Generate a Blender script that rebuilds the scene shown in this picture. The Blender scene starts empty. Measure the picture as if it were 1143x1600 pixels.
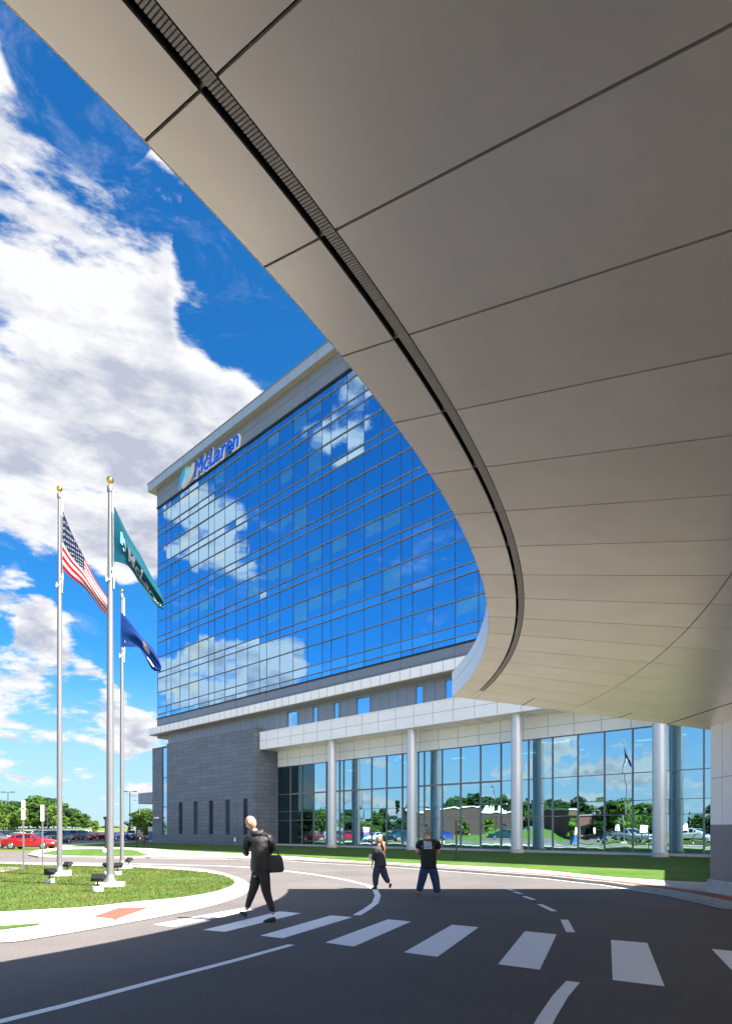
import bpy, bmesh, math, random
from mathutils import Vector, Matrix, noise as mnoise
from math import radians as R, sin, cos, pi, atan2, hypot, sqrt
random.seed(7)
SC = bpy.context.scene
COL = SC.collection
# ------------------------------------------------------------------ camera
CAMZ = 1.75
F = 955.0; CX = 571.5; HY = 1297.0
cd = bpy.data.cameras.new("camera"); cam = bpy.data.objects.new("camera", cd); COL.objects.link(cam)
cam.location = (0, 0, CAMZ); cam.rotation_euler = (R(90), 0, 0)
cd.sensor_fit = 'HORIZONTAL'; cd.sensor_width = 36.0; cd.lens = F / 1143.0 * 36.0
cd.shift_y = (HY - 800.0) / 1143.0; cd.clip_start = 0.05; cd.clip_end = 6000
SC.camera = cam
# ------------------------------------------------------------------ sun, sky, exposure
SUN = Vector((0.776, -0.375, 1.0)).normalized()
sl = bpy.data.lights.new("sun", 'SUN'); sl.energy = 5.0; sl.angle = R(0.53); sl.color = (1.0, 0.93, 0.84)
so = bpy.data.objects.new("sun", sl); COL.objects.link(so); so.location = (20, -20, 40)
so.rotation_euler = SUN.to_track_quat('Z', 'Y').to_euler()
SC.view_settings.view_transform = 'Standard'; SC.view_settings.look = 'None'
SC.view_settings.exposure = 2.2; SC.view_settings.gamma = 1.0
SC.render.engine = 'CYCLES'
NB = Vector((0.6829, 0.7305, 0)); DB = Vector((-0.7305, 0.6829, 0))   # facade normal into the building, facade direction

def pdir(x, y): return Vector(((x - CX) / F, 1.0, (HY - y) / F))
def mdir(x, y):
    v = pdir(x, y); return v - 2 * v.dot(NB) * NB

W = bpy.data.worlds.new("World"); SC.world = W; W.use_nodes = True
nt = W.node_tree; N_ = nt.nodes; L_ = nt.links
for n in list(N_): N_.remove(n)
def wn(t, **k):
    n = N_.new(t)
    for a, b in k.items(): setattr(n, a, b)
    return n
def wmath(op, a, b=None, c=None, clamp=False):
    m = wn('ShaderNodeMath', operation=op); m.use_clamp = clamp
    for i, v in enumerate((a, b, c)):
        if v is None: continue
        if isinstance(v, (int, float)): m.inputs[i].default_value = v
        else: L_.new(v, m.inputs[i])
    return m.outputs[0]
def wrange(v, a, b, c=0.0, d=1.0, t='SMOOTHSTEP'):
    m = wn('ShaderNodeMapRange', interpolation_type=t)
    L_.new(v, m.inputs[0])
    for i, q in enumerate((a, b, c, d)): m.inputs[1 + i].default_value = q
    return m.outputs[0]
def wmix(f, a, b, mode='MIX'):
    m = wn('ShaderNodeMix', data_type='RGBA', blend_type=mode)
    if isinstance(f, (int, float)): m.inputs[0].default_value = f
    else: L_.new(f, m.inputs[0])
    for i, v in ((6, a), (7, b)):
        if isinstance(v, tuple): m.inputs[i].default_value = (*v, 1)
        else: L_.new(v, m.inputs[i])
    return m.outputs[2]
tc = wn('ShaderNodeTexCoord')
nrm = wn('ShaderNodeVectorMath', operation='NORMALIZE'); L_.new(tc.outputs['Generated'], nrm.inputs[0])
D = nrm.outputs[0]
sky = wn('ShaderNodeTexSky', sky_type='NISHITA'); sky.sun_disc = False
sky.sun_elevation = math.asin(SUN.z); sky.sun_rotation = atan2(SUN.x, SUN.y); sky.air_density = 1.0; sky.dust_density = 0.3; sky.ozone_density = 2.5
hs = wn('ShaderNodeHueSaturation'); hs.inputs['Saturation'].default_value = 1.28; hs.inputs['Value'].default_value = 0.19
L_.new(sky.outputs[0], hs.inputs['Color'])
SKYC = wmix(1.0, hs.outputs[0], (0.34, 0.92, 1.14), 'MULTIPLY')
sep = wn('ShaderNodeSeparateXYZ'); L_.new(D, sep.inputs[0])
def wnoise(vec, scale, detail, rough, dist=0.0, off=(0, 0, 0), sc3=(1, 1, 1)):
    mp = wn('ShaderNodeMapping'); mp.inputs['Location'].default_value = off; mp.inputs['Scale'].default_value = sc3
    L_.new(vec, mp.inputs[0])
    n = wn('ShaderNodeTexNoise'); n.inputs['Scale'].default_value = scale; n.inputs['Detail'].default_value = detail
    n.inputs['Roughness'].default_value = rough; n.inputs['Distortion'].default_value = dist
    L_.new(mp.outputs[0], n.inputs['Vector']); return n.outputs[0]
SQ = (1, 1, 1)
zz = wmath('ADD', sep.outputs['Z'], 0.34)
cb_ = wn('ShaderNodeCombineXYZ')
L_.new(wmath('DIVIDE', sep.outputs['X'], zz), cb_.inputs[0]); L_.new(wmath('DIVIDE', sep.outputs['Y'], zz), cb_.inputs[1]); L_.new(wmath('MULTIPLY', sep.outputs['Z'], 2.6), cb_.inputs[2])
DP = cb_.outputs[0]
n1 = wnoise(DP, 3.4, 12, 0.60, 0.10, (3.1, 1.7, 0.4), SQ)
n2 = wnoise(DP, 3.4, 3, 0.5, 0.10, (3.1 + 0.05, 1.7 - 0.03, 0.4 + 0.06), SQ)
# cloud banks: where the big masses sit in this sky  (direction, angular radius, weight)
banks = []
def bank(v, rad, w): banks.append((v.normalized(), rad, w))
for x, y, rad, w in ((60, 230, .13, .42), (140, 300, .18, .38), (230, 330, .12, .28), (60, 420, .20, .26), (300, 350, .05, .16), (180, 470, .17, .22), (255, 590, .16, .24), (90, 600, .22, .28), (400, 560, .12, .30),
                     (445, 545, .07, .16), (40, 690, .14, .14), (180, 700, .15, .14),(330,620,.12,.16),
                     (205, 812, .05, .34), (35, 795, .03, .1), (20, 985, .045, .32), (90, 985, .035, .28), (90, 1090, .05, .36), (190, 1100, .045, .32), (20, 1090, .045, .32), (140, 1075, .03, .2), (40, 1165, .04, .08), (150, 1150, .05, .1), (200,1210,.05,.06),
                     (405, 425, .15, -2.2), (345, 450, .06, -.8), (440, 475, .04, -.4), (420, 560, .07, .6), (490, 500, .06, -.3), (10, 55, .075, -1.3), (105, 120, .05, -1.1), (185, 195, .035, -.8), (30, 250, .10, .6), (160, 360, .09, .5), (200, 250, .04, .4), (110, 860, .16, -.25), (30, 800, .08, -.2), (200, 930, .1, -.2), (60, 760, .03, .1),
                     (225,1020,.06,-.1)):
    bank(pdir(x, y), rad, w)
for x, y, rad, w in ((290, 840, .08, .27), (330, 800, .05, .18), (430, 830, .10, .24), (490, 870, .11, .26), (540, 910, .08, .23), (600, 925, .05, .2), (580, 660, .08, .27), (545, 640, .04, .14), (545, 600, .05, .1), (400, 1050, .07, .36), (350, 1060, .05, .3), (440, 1060, .06, .34), (270, 1090, .06, .34), (480, 1085, .05, .15), (560,700,.06,.12),
                     (330, 960, .16, -.2), (500, 1000, .12, -.25), (640, 850, .2, -.35), (680, 960, .15, -.3), (450, 700, .1, -.2), (280,900,.06,-.1)):
    bank(mdir(x, y), rad, w)
acc = None
for v, rad, w in banks:
    dv = wn('ShaderNodeVectorMath', operation='DOT_PRODUCT'); L_.new(D, dv.inputs[0]); dv.inputs[1].default_value = v
    c = wrange(dv.outputs['Value'], cos(rad * 1.9), 1.0, 0.0, w)
    acc = c if acc is None else wmath('ADD', acc, c)
acc = wmath('MINIMUM', acc, 0.33); acc = wmath('MAXIMUM', acc, -0.9)
lowband = wrange(sep.outputs['Z'], 0.03, 0.14, 0.09, 0.0)
lowb2 = wmath('MULTIPLY', wrange(sep.outputs['Z'], 0.05, 0.13, 0, 1), wrange(sep.outputs['Z'], 0.16, 0.34, -.02, 0))
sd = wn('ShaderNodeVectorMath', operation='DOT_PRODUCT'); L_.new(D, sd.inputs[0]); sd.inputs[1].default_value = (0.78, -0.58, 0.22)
fill_sky = wrange(sd.outputs['Value'], 0.15, 0.65, 0.0, 1.0)  # unseen sky behind and right of the camera, made cloudier and brighter for fill
ld = wn('ShaderNodeVectorMath', operation='DOT_PRODUCT'); L_.new(D, ld.inputs[0]); ld.inputs[1].default_value = Vector((-0.9, -0.42, 0.1)).normalized()
lowleft = wmath('MULTIPLY', wrange(ld.outputs['Value'], 0.6, 0.95, 0.0, 0.13), wrange(sep.outputs['Z'], 0.20, 0.42, 1.0, 0.0))
field = wmath('ADD', wmath('ADD', wmath('ADD', acc, lowband), lowb2), wmath('ADD', wmath('MULTIPLY', fill_sky, 0.30), lowleft))
n1c = wmath('MULTIPLY_ADD', n1, 1.75, -0.375)
dens = wmath('ADD', n1c, field)
cov = wrange(dens, 0.63, 0.77)
d2 = wmath('ADD', wmath('MULTIPLY_ADD', n2, 1.4, -0.2), field)
shade = wrange(wmath('SUBTRACT', d2, 0.66), 0.0, 0.42, 0.0, 1.0)         # thick parts look greyer from below
bil = wnoise(DP, 8.5, 9, 0.6, 0.2, (7.7, 2.2, 5.1), SQ)
shade = wmath('ADD', shade, wrange(bil, 0.36, 0.66, -0.75, 0.55, 'LINEAR'), clamp=True)
ccol = wmix(shade, (0.97, 0.975, 1.0), (0.53, 0.57, 0.69))
ccol = wmix(fill_sky, ccol, (3.2, 3.1, 2.95))  # added fill: out-of-view clouds raised well above the visible ones
wisp = wmath('MULTIPLY', wrange(wnoise(D, 7, 8, .68, .6, (1, 5, 2), (1, 1, 2.2)), .53, .80), .42)
hz = wrange(sep.outputs['Z'], 0.0, 0.30, 0.80, 0.0, 'SMOOTHERSTEP')
skyc = wmix(hz, SKYC, (0.62, 0.76, 1.0))
skyc = wmix(wisp, skyc, (0.80, 0.86, 1.0))
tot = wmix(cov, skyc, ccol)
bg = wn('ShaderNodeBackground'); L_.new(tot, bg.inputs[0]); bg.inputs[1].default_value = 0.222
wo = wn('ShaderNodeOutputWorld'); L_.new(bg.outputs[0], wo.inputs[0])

# ------------------------------------------------------------------ helpers
def gz(y): return min(0.38, max(0.0, 0.38 - 0.019 * y))
def G(x, y, k=0.0):
    """point of the ground (plus k) seen in that direction"""
    th = (y - HY) / F; den = th - 0.019
    Z = (1.37 - k) / den if den > 0 else 1e9
    if Z > 20: Z = (1.75 - k) / th
    return ((x - CX) / F * Z, Z)
def tagp(o, label=None, cat=None, group=None, kind=None):
    if label: o['label'] = label
    if cat: o['category'] = cat
    if group: o['group'] = group
    if kind: o['kind'] = kind
    return o
def thing(name, label, cat, loc=(0, 0, 0), rz=0.0, group=None):
    o = bpy.data.objects.new(name, None); COL.objects.link(o); o.location = loc; o.rotation_euler = (0, 0, rz)
    o.empty_display_size = 0.3
    return tagp(o, label, cat, group)
class MB:
    def __init__(s): s.v = []; s.f = []; s.m = []
    def add(s, vs, fs, mi=0):
        b = len(s.v); s.v += [tuple(p) for p in vs]; s.f += [tuple(b + i for i in f) for f in fs]; s.m += [mi] * len(fs); return s
    def box(s, x0, x1, y0, y1, z0, z1, mi=0):
        return s.add([(x0, y0, z0), (x1, y0, z0), (x1, y1, z0), (x0, y1, z0), (x0, y0, z1), (x1, y0, z1), (x1, y1, z1), (x0, y1, z1)],
                     [(0, 3, 2, 1), (4, 5, 6, 7), (0, 1, 5, 4), (1, 2, 6, 5), (2, 3, 7, 6), (3, 0, 4, 7)], mi)
    def tube(s, p, q, r0, r1=None, n=12, mi=0, caps=True):
        p = Vector(p); q = Vector(q); r1 = r0 if r1 is None else r1
        ax = (q - p).normalized(); a = ax.orthogonal().normalized(); b = ax.cross(a)
        vs = []
        for c, r in ((p, r0), (q, r1)):
            for i in range(n):
                t = 2 * pi * i / n; vs.append(c + a * (r * cos(t)) + b * (r * sin(t)))
        fs = [(i, (i + 1) % n, n + (i + 1) % n, n + i) for i in range(n)]
        if caps: fs += [tuple(range(n))[::-1], tuple(range(n, 2 * n))]
        return s.add(vs, fs, mi)
    def path(s, pts, r, n=8, mi=0):
        for a, b in zip(pts[:-1], pts[1:]): s.tube(a, b, r, r, n, mi)
        return s
    def lathe(s, prof, c=(0, 0, 0), n=24, mi=0):
        vs = []
        for r, z in prof:
            for i in range(n):
                t = 2 * pi * i / n; vs.append((c[0] + r * cos(t), c[1] + r * sin(t), c[2] + z))
        fs = []
        for k in range(len(prof) - 1):
            for i in range(n): fs.append((k * n + i, k * n + (i + 1) % n, (k + 1) * n + (i + 1) % n, (k + 1) * n + i))
        fs.append(tuple(range(n))[::-1]); fs.append(tuple(range((len(prof) - 1) * n, len(prof) * n)))
        return s.add(vs, fs, mi)
    def sphere(s, c, r, n=16, m=10, mi=0, sc=(1, 1, 1)):
        vs = []; 
        for j in range(m + 1):
            ph = pi * j / m
            for i in range(n):
                t = 2 * pi * i / n; vs.append((c[0] + r * sc[0] * sin(ph) * cos(t), c[1] + r * sc[1] * sin(ph) * sin(t), c[2] - r * sc[2] * cos(ph)))
        fs = [(j * n + i, j * n + (i + 1) % n, (j + 1) * n + (i + 1) % n, (j + 1) * n + i) for j in range(m) for i in range(n)]
        return s.add(vs, fs, mi)
    def prism(s, poly, y0, y1, mi=0):
        """poly in x,z extruded along y"""
        n = len(poly); vs = [(p[0], y0, p[1]) for p in poly] + [(p[0], y1, p[1]) for p in poly]
        fs = [(i, (i + 1) % n, n + (i + 1) % n, n + i) for i in range(n)] + [tuple(range(n))[::-1], tuple(range(n, 2 * n))]
        return s.add(vs, fs, mi)
    def build(s, name, mats, parent=None, loc=(0, 0, 0), smooth=False, bevel=0.0, rz=0.0, recalc=True):
        me = bpy.data.meshes.new(name); me.from_pydata(s.v, [], s.f)
        mats = mats if isinstance(mats, (list, tuple)) else [mats]
        for m in mats: me.materials.append(m)
        me.polygons.foreach_set('material_index', s.m)
        bm = bmesh.new(); bm.from_mesh(me); bmesh.ops.remove_doubles(bm, verts=bm.verts, dist=1e-5) if smooth else None
        if recalc: bmesh.ops.recalc_face_normals(bm, faces=bm.faces)
        if bevel: bmesh.ops.bevel(bm, geom=[e for e in bm.edges if len(e.link_faces) == 2 and e.calc_face_angle(0) > 0.5], offset=bevel, segments=2, affect='EDGES', profile=0.5)
        bm.to_mesh(me); bm.free()
        if smooth: 
            me.polygons.foreach_set('use_smooth', [True] * len(me.polygons))
            try: me.set_sharp_from_angle(angle=R(40))
            except Exception: pass
        o = bpy.data.objects.new(name, me); COL.objects.link(o); o.location = loc; o.rotation_euler = (0, 0, rz)
        if parent: o.parent = parent
        return o
def copy_tree(o, parent=None):
    c = o.copy(); COL.objects.link(c); c.parent = parent
    for ch in list(o.children): copy_tree(ch, c)
    return c

# ------------------------------------------------------------------ materials
MATS = {}
def mat(name, col=(0.5, 0.5, 0.5), rough=0.5, metal=0.0, var=0.0, vscale=4.0, bump=0.0, bscale=30.0, spec=0.5, emit=None, col2=None, aniso=0.0, detail=6, coat=0.0, obj=True, stretch=(1, 1, 1), isl=0):
    m = bpy.data.materials.new(name); m.use_nodes = True; t = m.node_tree; b = t.nodes['Principled BSDF']
    b.inputs['Base Color'].default_value = (*col, 1); b.inputs['Roughness'].default_value = rough; b.inputs['Metallic'].default_value = metal
    b.inputs['Specular IOR Level'].default_value = spec; b.inputs['Coat Weight'].default_value = coat; b.inputs['Coat Roughness'].default_value = .05
    if aniso: b.inputs['Anisotropic'].default_value = aniso
    if emit: b.inputs['Emission Color'].default_value = (*emit[:3], 1); b.inputs['Emission Strength'].default_value = emit[3]
    if var or bump:
        c = t.nodes.new('ShaderNodeTexCoord'); mp = t.nodes.new('ShaderNodeMapping'); mp.inputs['Scale'].default_value = stretch
        t.links.new(c.outputs['Object'], mp.inputs[0])
    if var:
        n = t.nodes.new('ShaderNodeTexNoise'); n.inputs['Scale'].default_value = vscale; n.inputs['Detail'].default_value = detail; n.inputs['Roughness'].default_value = .6
        t.links.new(mp.outputs[0], n.inputs['Vector'])
        cr = t.nodes.new('ShaderNodeValToRGB'); cr.color_ramp.elements[0].position = .3; cr.color_ramp.elements[1].position = .7
        c2 = col2 or tuple(min(1, q * (1 + var)) for q in col); c1 = tuple(q * (1 - var) for q in col) if not col2 else col
        cr.color_ramp.elements[0].color = (*c1, 1); cr.color_ramp.elements[1].color = (*c2, 1)
        t.links.new(n.outputs[0], cr.inputs[0]); t.links.new(cr.outputs[0], b.inputs['Base Color'])
    if bump:
        n = t.nodes.new('ShaderNodeTexNoise'); n.inputs['Scale'].default_value = bscale; n.inputs['Detail'].default_value = 4
        t.links.new(mp.outputs[0], n.inputs['Vector'])
        bp = t.nodes.new('ShaderNodeBump'); bp.inputs['Strength'].default_value = bump; bp.inputs['Distance'].default_value = .02
        t.links.new(n.outputs[0], bp.inputs['Height']); t.links.new(bp.outputs[0], b.inputs['Normal'])
    if isl:
        g = t.nodes.new('ShaderNodeNewGeometry'); mr = t.nodes.new('ShaderNodeMapRange'); mr.inputs[3].default_value = 1 - isl; mr.inputs[4].default_value = 1 + isl
        t.links.new(g.outputs['Random Per Island'], mr.inputs[0]); vm = t.nodes.new('ShaderNodeVectorMath'); vm.operation = 'SCALE'
        src = b.inputs['Base Color'].links[0].from_socket; t.links.new(src, vm.inputs[0]); t.links.new(mr.outputs[0], vm.inputs['Scale']); t.links.new(vm.outputs[0], b.inputs['Base Color'])
    MATS[name] = m; return m
def glassmat(name, tint, trans, refl, rough=0.0, wav=0.0, wscale=.35):
    m = bpy.data.materials.new(name); m.use_nodes = True; t = m.node_tree; t.nodes.clear()
    o = t.nodes.new('ShaderNodeOutputMaterial'); g = t.nodes.new('ShaderNodeBsdfGlossy'); tr = t.nodes.new('ShaderNodeBsdfTransparent'); mx = t.nodes.new('ShaderNodeMixShader')
    g.inputs['Color'].default_value = (*tint, 1); g.inputs['Roughness'].default_value = rough; tr.inputs['Color'].default_value = (*trans, 1)
    fr = t.nodes.new('ShaderNodeFresnel'); fr.inputs[0].default_value = 1.6
    mr = t.nodes.new('ShaderNodeMapRange'); mr.inputs[1].default_value = 0.04; mr.inputs[2].default_value = 0.6; mr.inputs[3].default_value = refl; mr.inputs[4].default_value = 1.0
    t.links.new(fr.outputs[0], mr.inputs[0]); t.links.new(mr.outputs[0], mx.inputs[0])
    t.links.new(tr.outputs[0], mx.inputs[1]); t.links.new(g.outputs[0], mx.inputs[2]); t.links.new(mx.outputs[0], o.inputs[0])
    if wav:
        c = t.nodes.new('ShaderNodeTexCoord'); n = t.nodes.new('ShaderNodeTexNoise'); n.inputs['Scale'].default_value = wscale; n.inputs['Detail'].default_value = 1
        mp = t.nodes.new('ShaderNodeMapping'); mp.inputs['Scale'].default_value = (1.6, 1, .7)
        t.links.new(c.outputs['Object'], mp.inputs[0]); t.links.new(mp.outputs[0], n.inputs['Vector'])
        bp = t.nodes.new('ShaderNodeBump'); bp.inputs['Strength'].default_value = 1.0; bp.inputs['Distance'].default_value = wav
        t.links.new(n.outputs[0], bp.inputs['Height']); t.links.new(bp.outputs[0], g.inputs['Normal'])
    MATS[name] = m; return m
def tilemat(name, col, col2, mortar, bw, bh, off=.5, rough=.6, msize=.012, bump=.4, axis='xz', var=.12, offs=(0, 0)):
    m = mat(name, col, rough); t = m.node_tree; b = t.nodes['Principled BSDF']
    c = t.nodes.new('ShaderNodeTexCoord'); s = t.nodes.new('ShaderNodeSeparateXYZ'); cb = t.nodes.new('ShaderNodeCombineXYZ')
    t.links.new(c.outputs['Object'], s.inputs[0])
    ad = t.nodes.new('ShaderNodeMath'); ad.operation = 'ADD'; t.links.new(s.outputs['X'], ad.inputs[0])
    t.links.new(s.outputs['Y'], ad.inputs[1]) if axis != 'xy' else None
    a2 = t.nodes.new('ShaderNodeMath'); a2.operation = 'ADD'; a2.inputs[1].default_value = offs[0]; t.links.new(ad.outputs[0], a2.inputs[0])
    t.links.new(a2.outputs[0], cb.inputs[0]); t.links.new(s.outputs['Y' if axis == 'xy' else 'Z'], cb.inputs[1])
    br = t.nodes.new('ShaderNodeTexBrick'); br.offset = off; br.inputs['Scale'].default_value = 1; br.inputs['Brick Width'].default_value = bw; br.inputs['Row Height'].default_value = bh
    br.inputs['Mortar Size'].default_value = msize; br.inputs['Mortar Smooth'].default_value = .1; br.inputs['Bias'].default_value = 0
    br.inputs['Color1'].default_value = (*col, 1); br.inputs['Color2'].default_value = (*col2, 1); br.inputs['Mortar'].default_value = (*mortar, 1)
    t.links.new(cb.outputs[0], br.inputs['Vector'])
    n = t.nodes.new('ShaderNodeTexNoise'); n.inputs['Scale'].default_value = 1.3; n.inputs['Detail'].default_value = 8; n.inputs['Roughness'].default_value = .7
    t.links.new(c.outputs['Object'], n.inputs['Vector'])
    mr = t.nodes.new('ShaderNodeMapRange'); mr.inputs[1].default_value = .3; mr.inputs[2].default_value = .7; mr.inputs[3].default_value = 1 - var; mr.inputs[4].default_value = 1 + var
    t.links.new(n.outputs[0], mr.inputs[0])
    mx = t.nodes.new('ShaderNodeVectorMath'); mx.operation = 'SCALE'; t.links.new(br.outputs['Color'], mx.inputs[0]); t.links.new(mr.outputs[0], mx.inputs['Scale'])
    t.links.new(mx.outputs[0], b.inputs['Base Color'])
    bp = t.nodes.new('ShaderNodeBump'); bp.inputs['Strength'].default_value = bump; bp.inputs['Distance'].default_value = .01; bp.invert = True
    t.links.new(br.outputs['Fac'], bp.inputs['Height']); t.links.new(bp.outputs[0], b.inputs['Normal'])
    return m
M_white = mat('white_panel', (.90, .88, .90), .42, var=.03, vscale=.6)
M_soffit = mat('soffit_panel', (.92, .84, .76), .34, metal=.35, var=.05, vscale=1.4, bump=.05, bscale=2.2, isl=.045)
M_canopy = mat('canopy_panel', (.90, .88, .90), .35, metal=.2, var=.02)
M_dark = mat('dark_gap', (.012, .012, .012), .8)
M_slat = mat('slat', (.62, .56, .50), .5)
M_grey = mat('grey_panel', (.24, .25, .285), .42, metal=.3, var=.05, vscale=.5)
M_grey2 = mat('blue_grey_panel', (.25, .27, .33), .4, metal=.35, var=.05, vscale=.5)
M_seam = mat('seam', (.10, .105, .12), .6)
M_stone = tilemat('slate_tile', (.118, .134, .168), (.158, .174, .21), (.055, .06, .07), 2.5, .42, .37, .5, .016, .5, 'xz', .16)
M_granite = mat('granite', (.20, .20, .22), .5, var=.35, vscale=60, detail=3)
M_conc = tilemat('concrete', (.38, .36, .335), (.35, .33, .31), (.17, .16, .15), 1.5, 1.5, 0, .85, .010, .3, 'xy', .10)
M_conc2 = mat('concrete_base', (.50, .49, .46), .85, var=.12, vscale=3, bump=.1, bscale=30)
M_alum = mat('aluminium', (.21, .21, .222), .38, metal=.5, var=.03)
M_column = mat('column_metal', (.66, .66, .69), .38, metal=.35, var=.03)
M_mull = mat('mullion_metal', (.19, .20, .235), .5)
M_mullv = mat('thin_mullion', (.03, .045, .08), .5)
M_gold = mat('gold', (.85, .52, .08), .15, metal=1)
M_black = mat('black_metal', (.012, .012, .013), .4)
M_tglass = glassmat('tower_glass', (.47, .74, .99), (.3, .7, .95), .82, 0.0, .012, .22)
M_sglass2 = glassmat('entry_glass', (.5, .8, .9), (.30, .55, .6), .12, 0.0, .004, .5)
M_span = mat('spandrel_glass', (.42, .66, .88), .03, metal=1)
M_bglass = glassmat('blind_glass', (.72, .93, 1.0), (.7, .9, 1.0), .62, 0.0, .012, .22)
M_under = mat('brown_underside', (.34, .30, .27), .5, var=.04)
M_sglass = glassmat('storefront_glass', (.48, .72, .82), (.30, .56, .60), .84, 0.0, .010, .5)
M_core = mat('interior_blue', (.01, .07, .20), .8)
M_blind = mat('blind_fabric', (.85, .88, .9), .8)
M_teal = mat('interior_teal', (.01, .05, .06), .6)
M_teal2 = mat('interior_floor', (.04, .08, .085), .6)
M_lampint = mat('ceiling_light', (.9, .9, .85), .5, emit=(1, .95, .85, .7))
M_red = tilemat('red_paver', (.30, .065, .04), (.26, .055, .035), (.18, .08, .06), .20, .10, .5, .8, .008, .2, 'xy', .12)
M_paint = mat('road_paint', (.84, .83, .83), .6, var=.05, vscale=9, bump=.15, bscale=120)
def wear(m):
    t = m.node_tree; b = t.nodes['Principled BSDF']; src = b.inputs['Base Color'].links[0].from_socket; c = t.nodes.new('ShaderNodeTexCoord'); n = t.nodes.new('ShaderNodeTexNoise')
    n.inputs['Scale'].default_value = 26; n.inputs['Detail'].default_value = 8; n.inputs['Roughness'].default_value = .8; t.links.new(c.outputs['Object'], n.inputs['Vector'])
    mr = t.nodes.new('ShaderNodeMapRange'); mr.inputs[1].default_value = .62; mr.inputs[2].default_value = .70; mr.inputs[4].default_value = .75; t.links.new(n.outputs[0], mr.inputs[0])
    mx = t.nodes.new('ShaderNodeMix'); mx.data_type = 'RGBA'; t.links.new(mr.outputs[0], mx.inputs[0]); t.links.new(src, mx.inputs[6]); mx.inputs[7].default_value = (.20, .19, .18, 1); t.links.new(mx.outputs[2], b.inputs['Base Color'])
wear(M_paint)
M_asph = None
def asphalt():
    m = mat('asphalt', (.1, .1, .1), .85); t = m.node_tree; b = t.nodes['Principled BSDF']
    c = t.nodes.new('ShaderNodeTexCoord')
    def nz(s, d, r):
        n = t.nodes.new('ShaderNodeTexNoise'); n.inputs['Scale'].default_value = s; n.inputs['Detail'].default_value = d; n.inputs['Roughness'].default_value = r
        t.links.new(c.outputs['Object'], n.inputs['Vector']); return n.outputs[0]
    a = t.nodes.new('ShaderNodeValToRGB'); a.color_ramp.elements[0].position = .3; a.color_ramp.elements[1].position = .72
    a.color_ramp.elements[0].color = (.080, .073, .071, 1); a.color_ramp.elements[1].color = (.118, .106, .102, 1)
    t.links.new(nz(.35, 7, .6), a.inputs[0])
    g = t.nodes.new('ShaderNodeValToRGB'); g.color_ramp.elements[0].position = .25; g.color_ramp.elements[1].position = .75
    g.color_ramp.elements[0].color = (.42, .42, .42, 1); g.color_ramp.elements[1].color = (1.6, 1.6, 1.6, 1)
    t.links.new(nz(70, 3, .7), g.inputs[0])
    mx = t.nodes.new('ShaderNodeVectorMath'); mx.operation = 'MULTIPLY'; t.links.new(a.outputs[0], mx.inputs[0]); t.links.new(g.outputs[0], mx.inputs[1])
    t.links.new(mx.outputs[0], b.inputs['Base Color'])
    bp = t.nodes.new('ShaderNodeBump'); bp.inputs['Strength'].default_value = .35; bp.inputs['Distance'].default_value = .01
    t.links.new(nz(110, 3, .6), bp.inputs['Height']); t.links.new(bp.outputs[0], b.inputs['Normal']); return m
M_asph = asphalt()
def grassmat(name, c1, c2, c3, sc=.5):
    m = mat(name, c1, .9, spec=.2); t = m.node_tree; b = t.nodes['Principled BSDF']; c = t.nodes.new('ShaderNodeTexCoord')
    n = t.nodes.new('ShaderNodeTexNoise'); n.inputs['Scale'].default_value = sc; n.inputs['Detail'].default_value = 8; n.inputs['Roughness'].default_value = .65
    t.links.new(c.outputs['Object'], n.inputs['Vector'])
    a = t.nodes.new('ShaderNodeValToRGB'); e = a.color_ramp.elements; e[0].position = .30; e[1].position = .72; e[0].color = (*c1, 1); e[1].color = (*c3, 1)
    k = e.new(.52); k.color = (*c2, 1)
    t.links.new(n.outputs[0], a.inputs[0])
    n2 = t.nodes.new('ShaderNodeTexNoise'); n2.inputs['Scale'].default_value = 45; n2.inputs['Detail'].default_value = 3
    t.links.new(c.outputs['Object'], n2.inputs['Vector'])
    mr = t.nodes.new('ShaderNodeMapRange'); mr.inputs[1].default_value = .25; mr.inputs[2].default_value = .75; mr.inputs[3].default_value = .55; mr.inputs[4].default_value = 1.4
    t.links.new(n2.outputs[0], mr.inputs[0])
    mx = t.nodes.new('ShaderNodeVectorMath'); mx.operation = 'SCALE'; t.links.new(a.outputs[0], mx.inputs[0]); t.links.new(mr.outputs[0], mx.inputs['Scale'])
    t.links.new(mx.outputs[0], b.inputs['Base Color'])
    bp = t.nodes.new('ShaderNodeBump'); bp.inputs['Strength'].default_value = .8; bp.inputs['Distance'].default_value = .04
    t.links.new(n2.outputs[0], bp.inputs['Height']); t.links.new(bp.outputs[0], b.inputs['Normal']); return m
M_grass = grassmat('lawn_grass', (.035, .095, .012), (.06, .125, .017), (.125, .135, .04))
M_field = grassmat('field_grass', (.075, .115, .02), (.11, .135, .03), (.15, .15, .05), .03)
M_blade = mat('grass_blade', (.04, .09, .012), .8, var=.45, vscale=1.0, spec=.2, col2=(.12, .125, .035))
M_roofm = mat('roof_metal', (.40, .45, .54), .4, metal=.3, var=.04)

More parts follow.
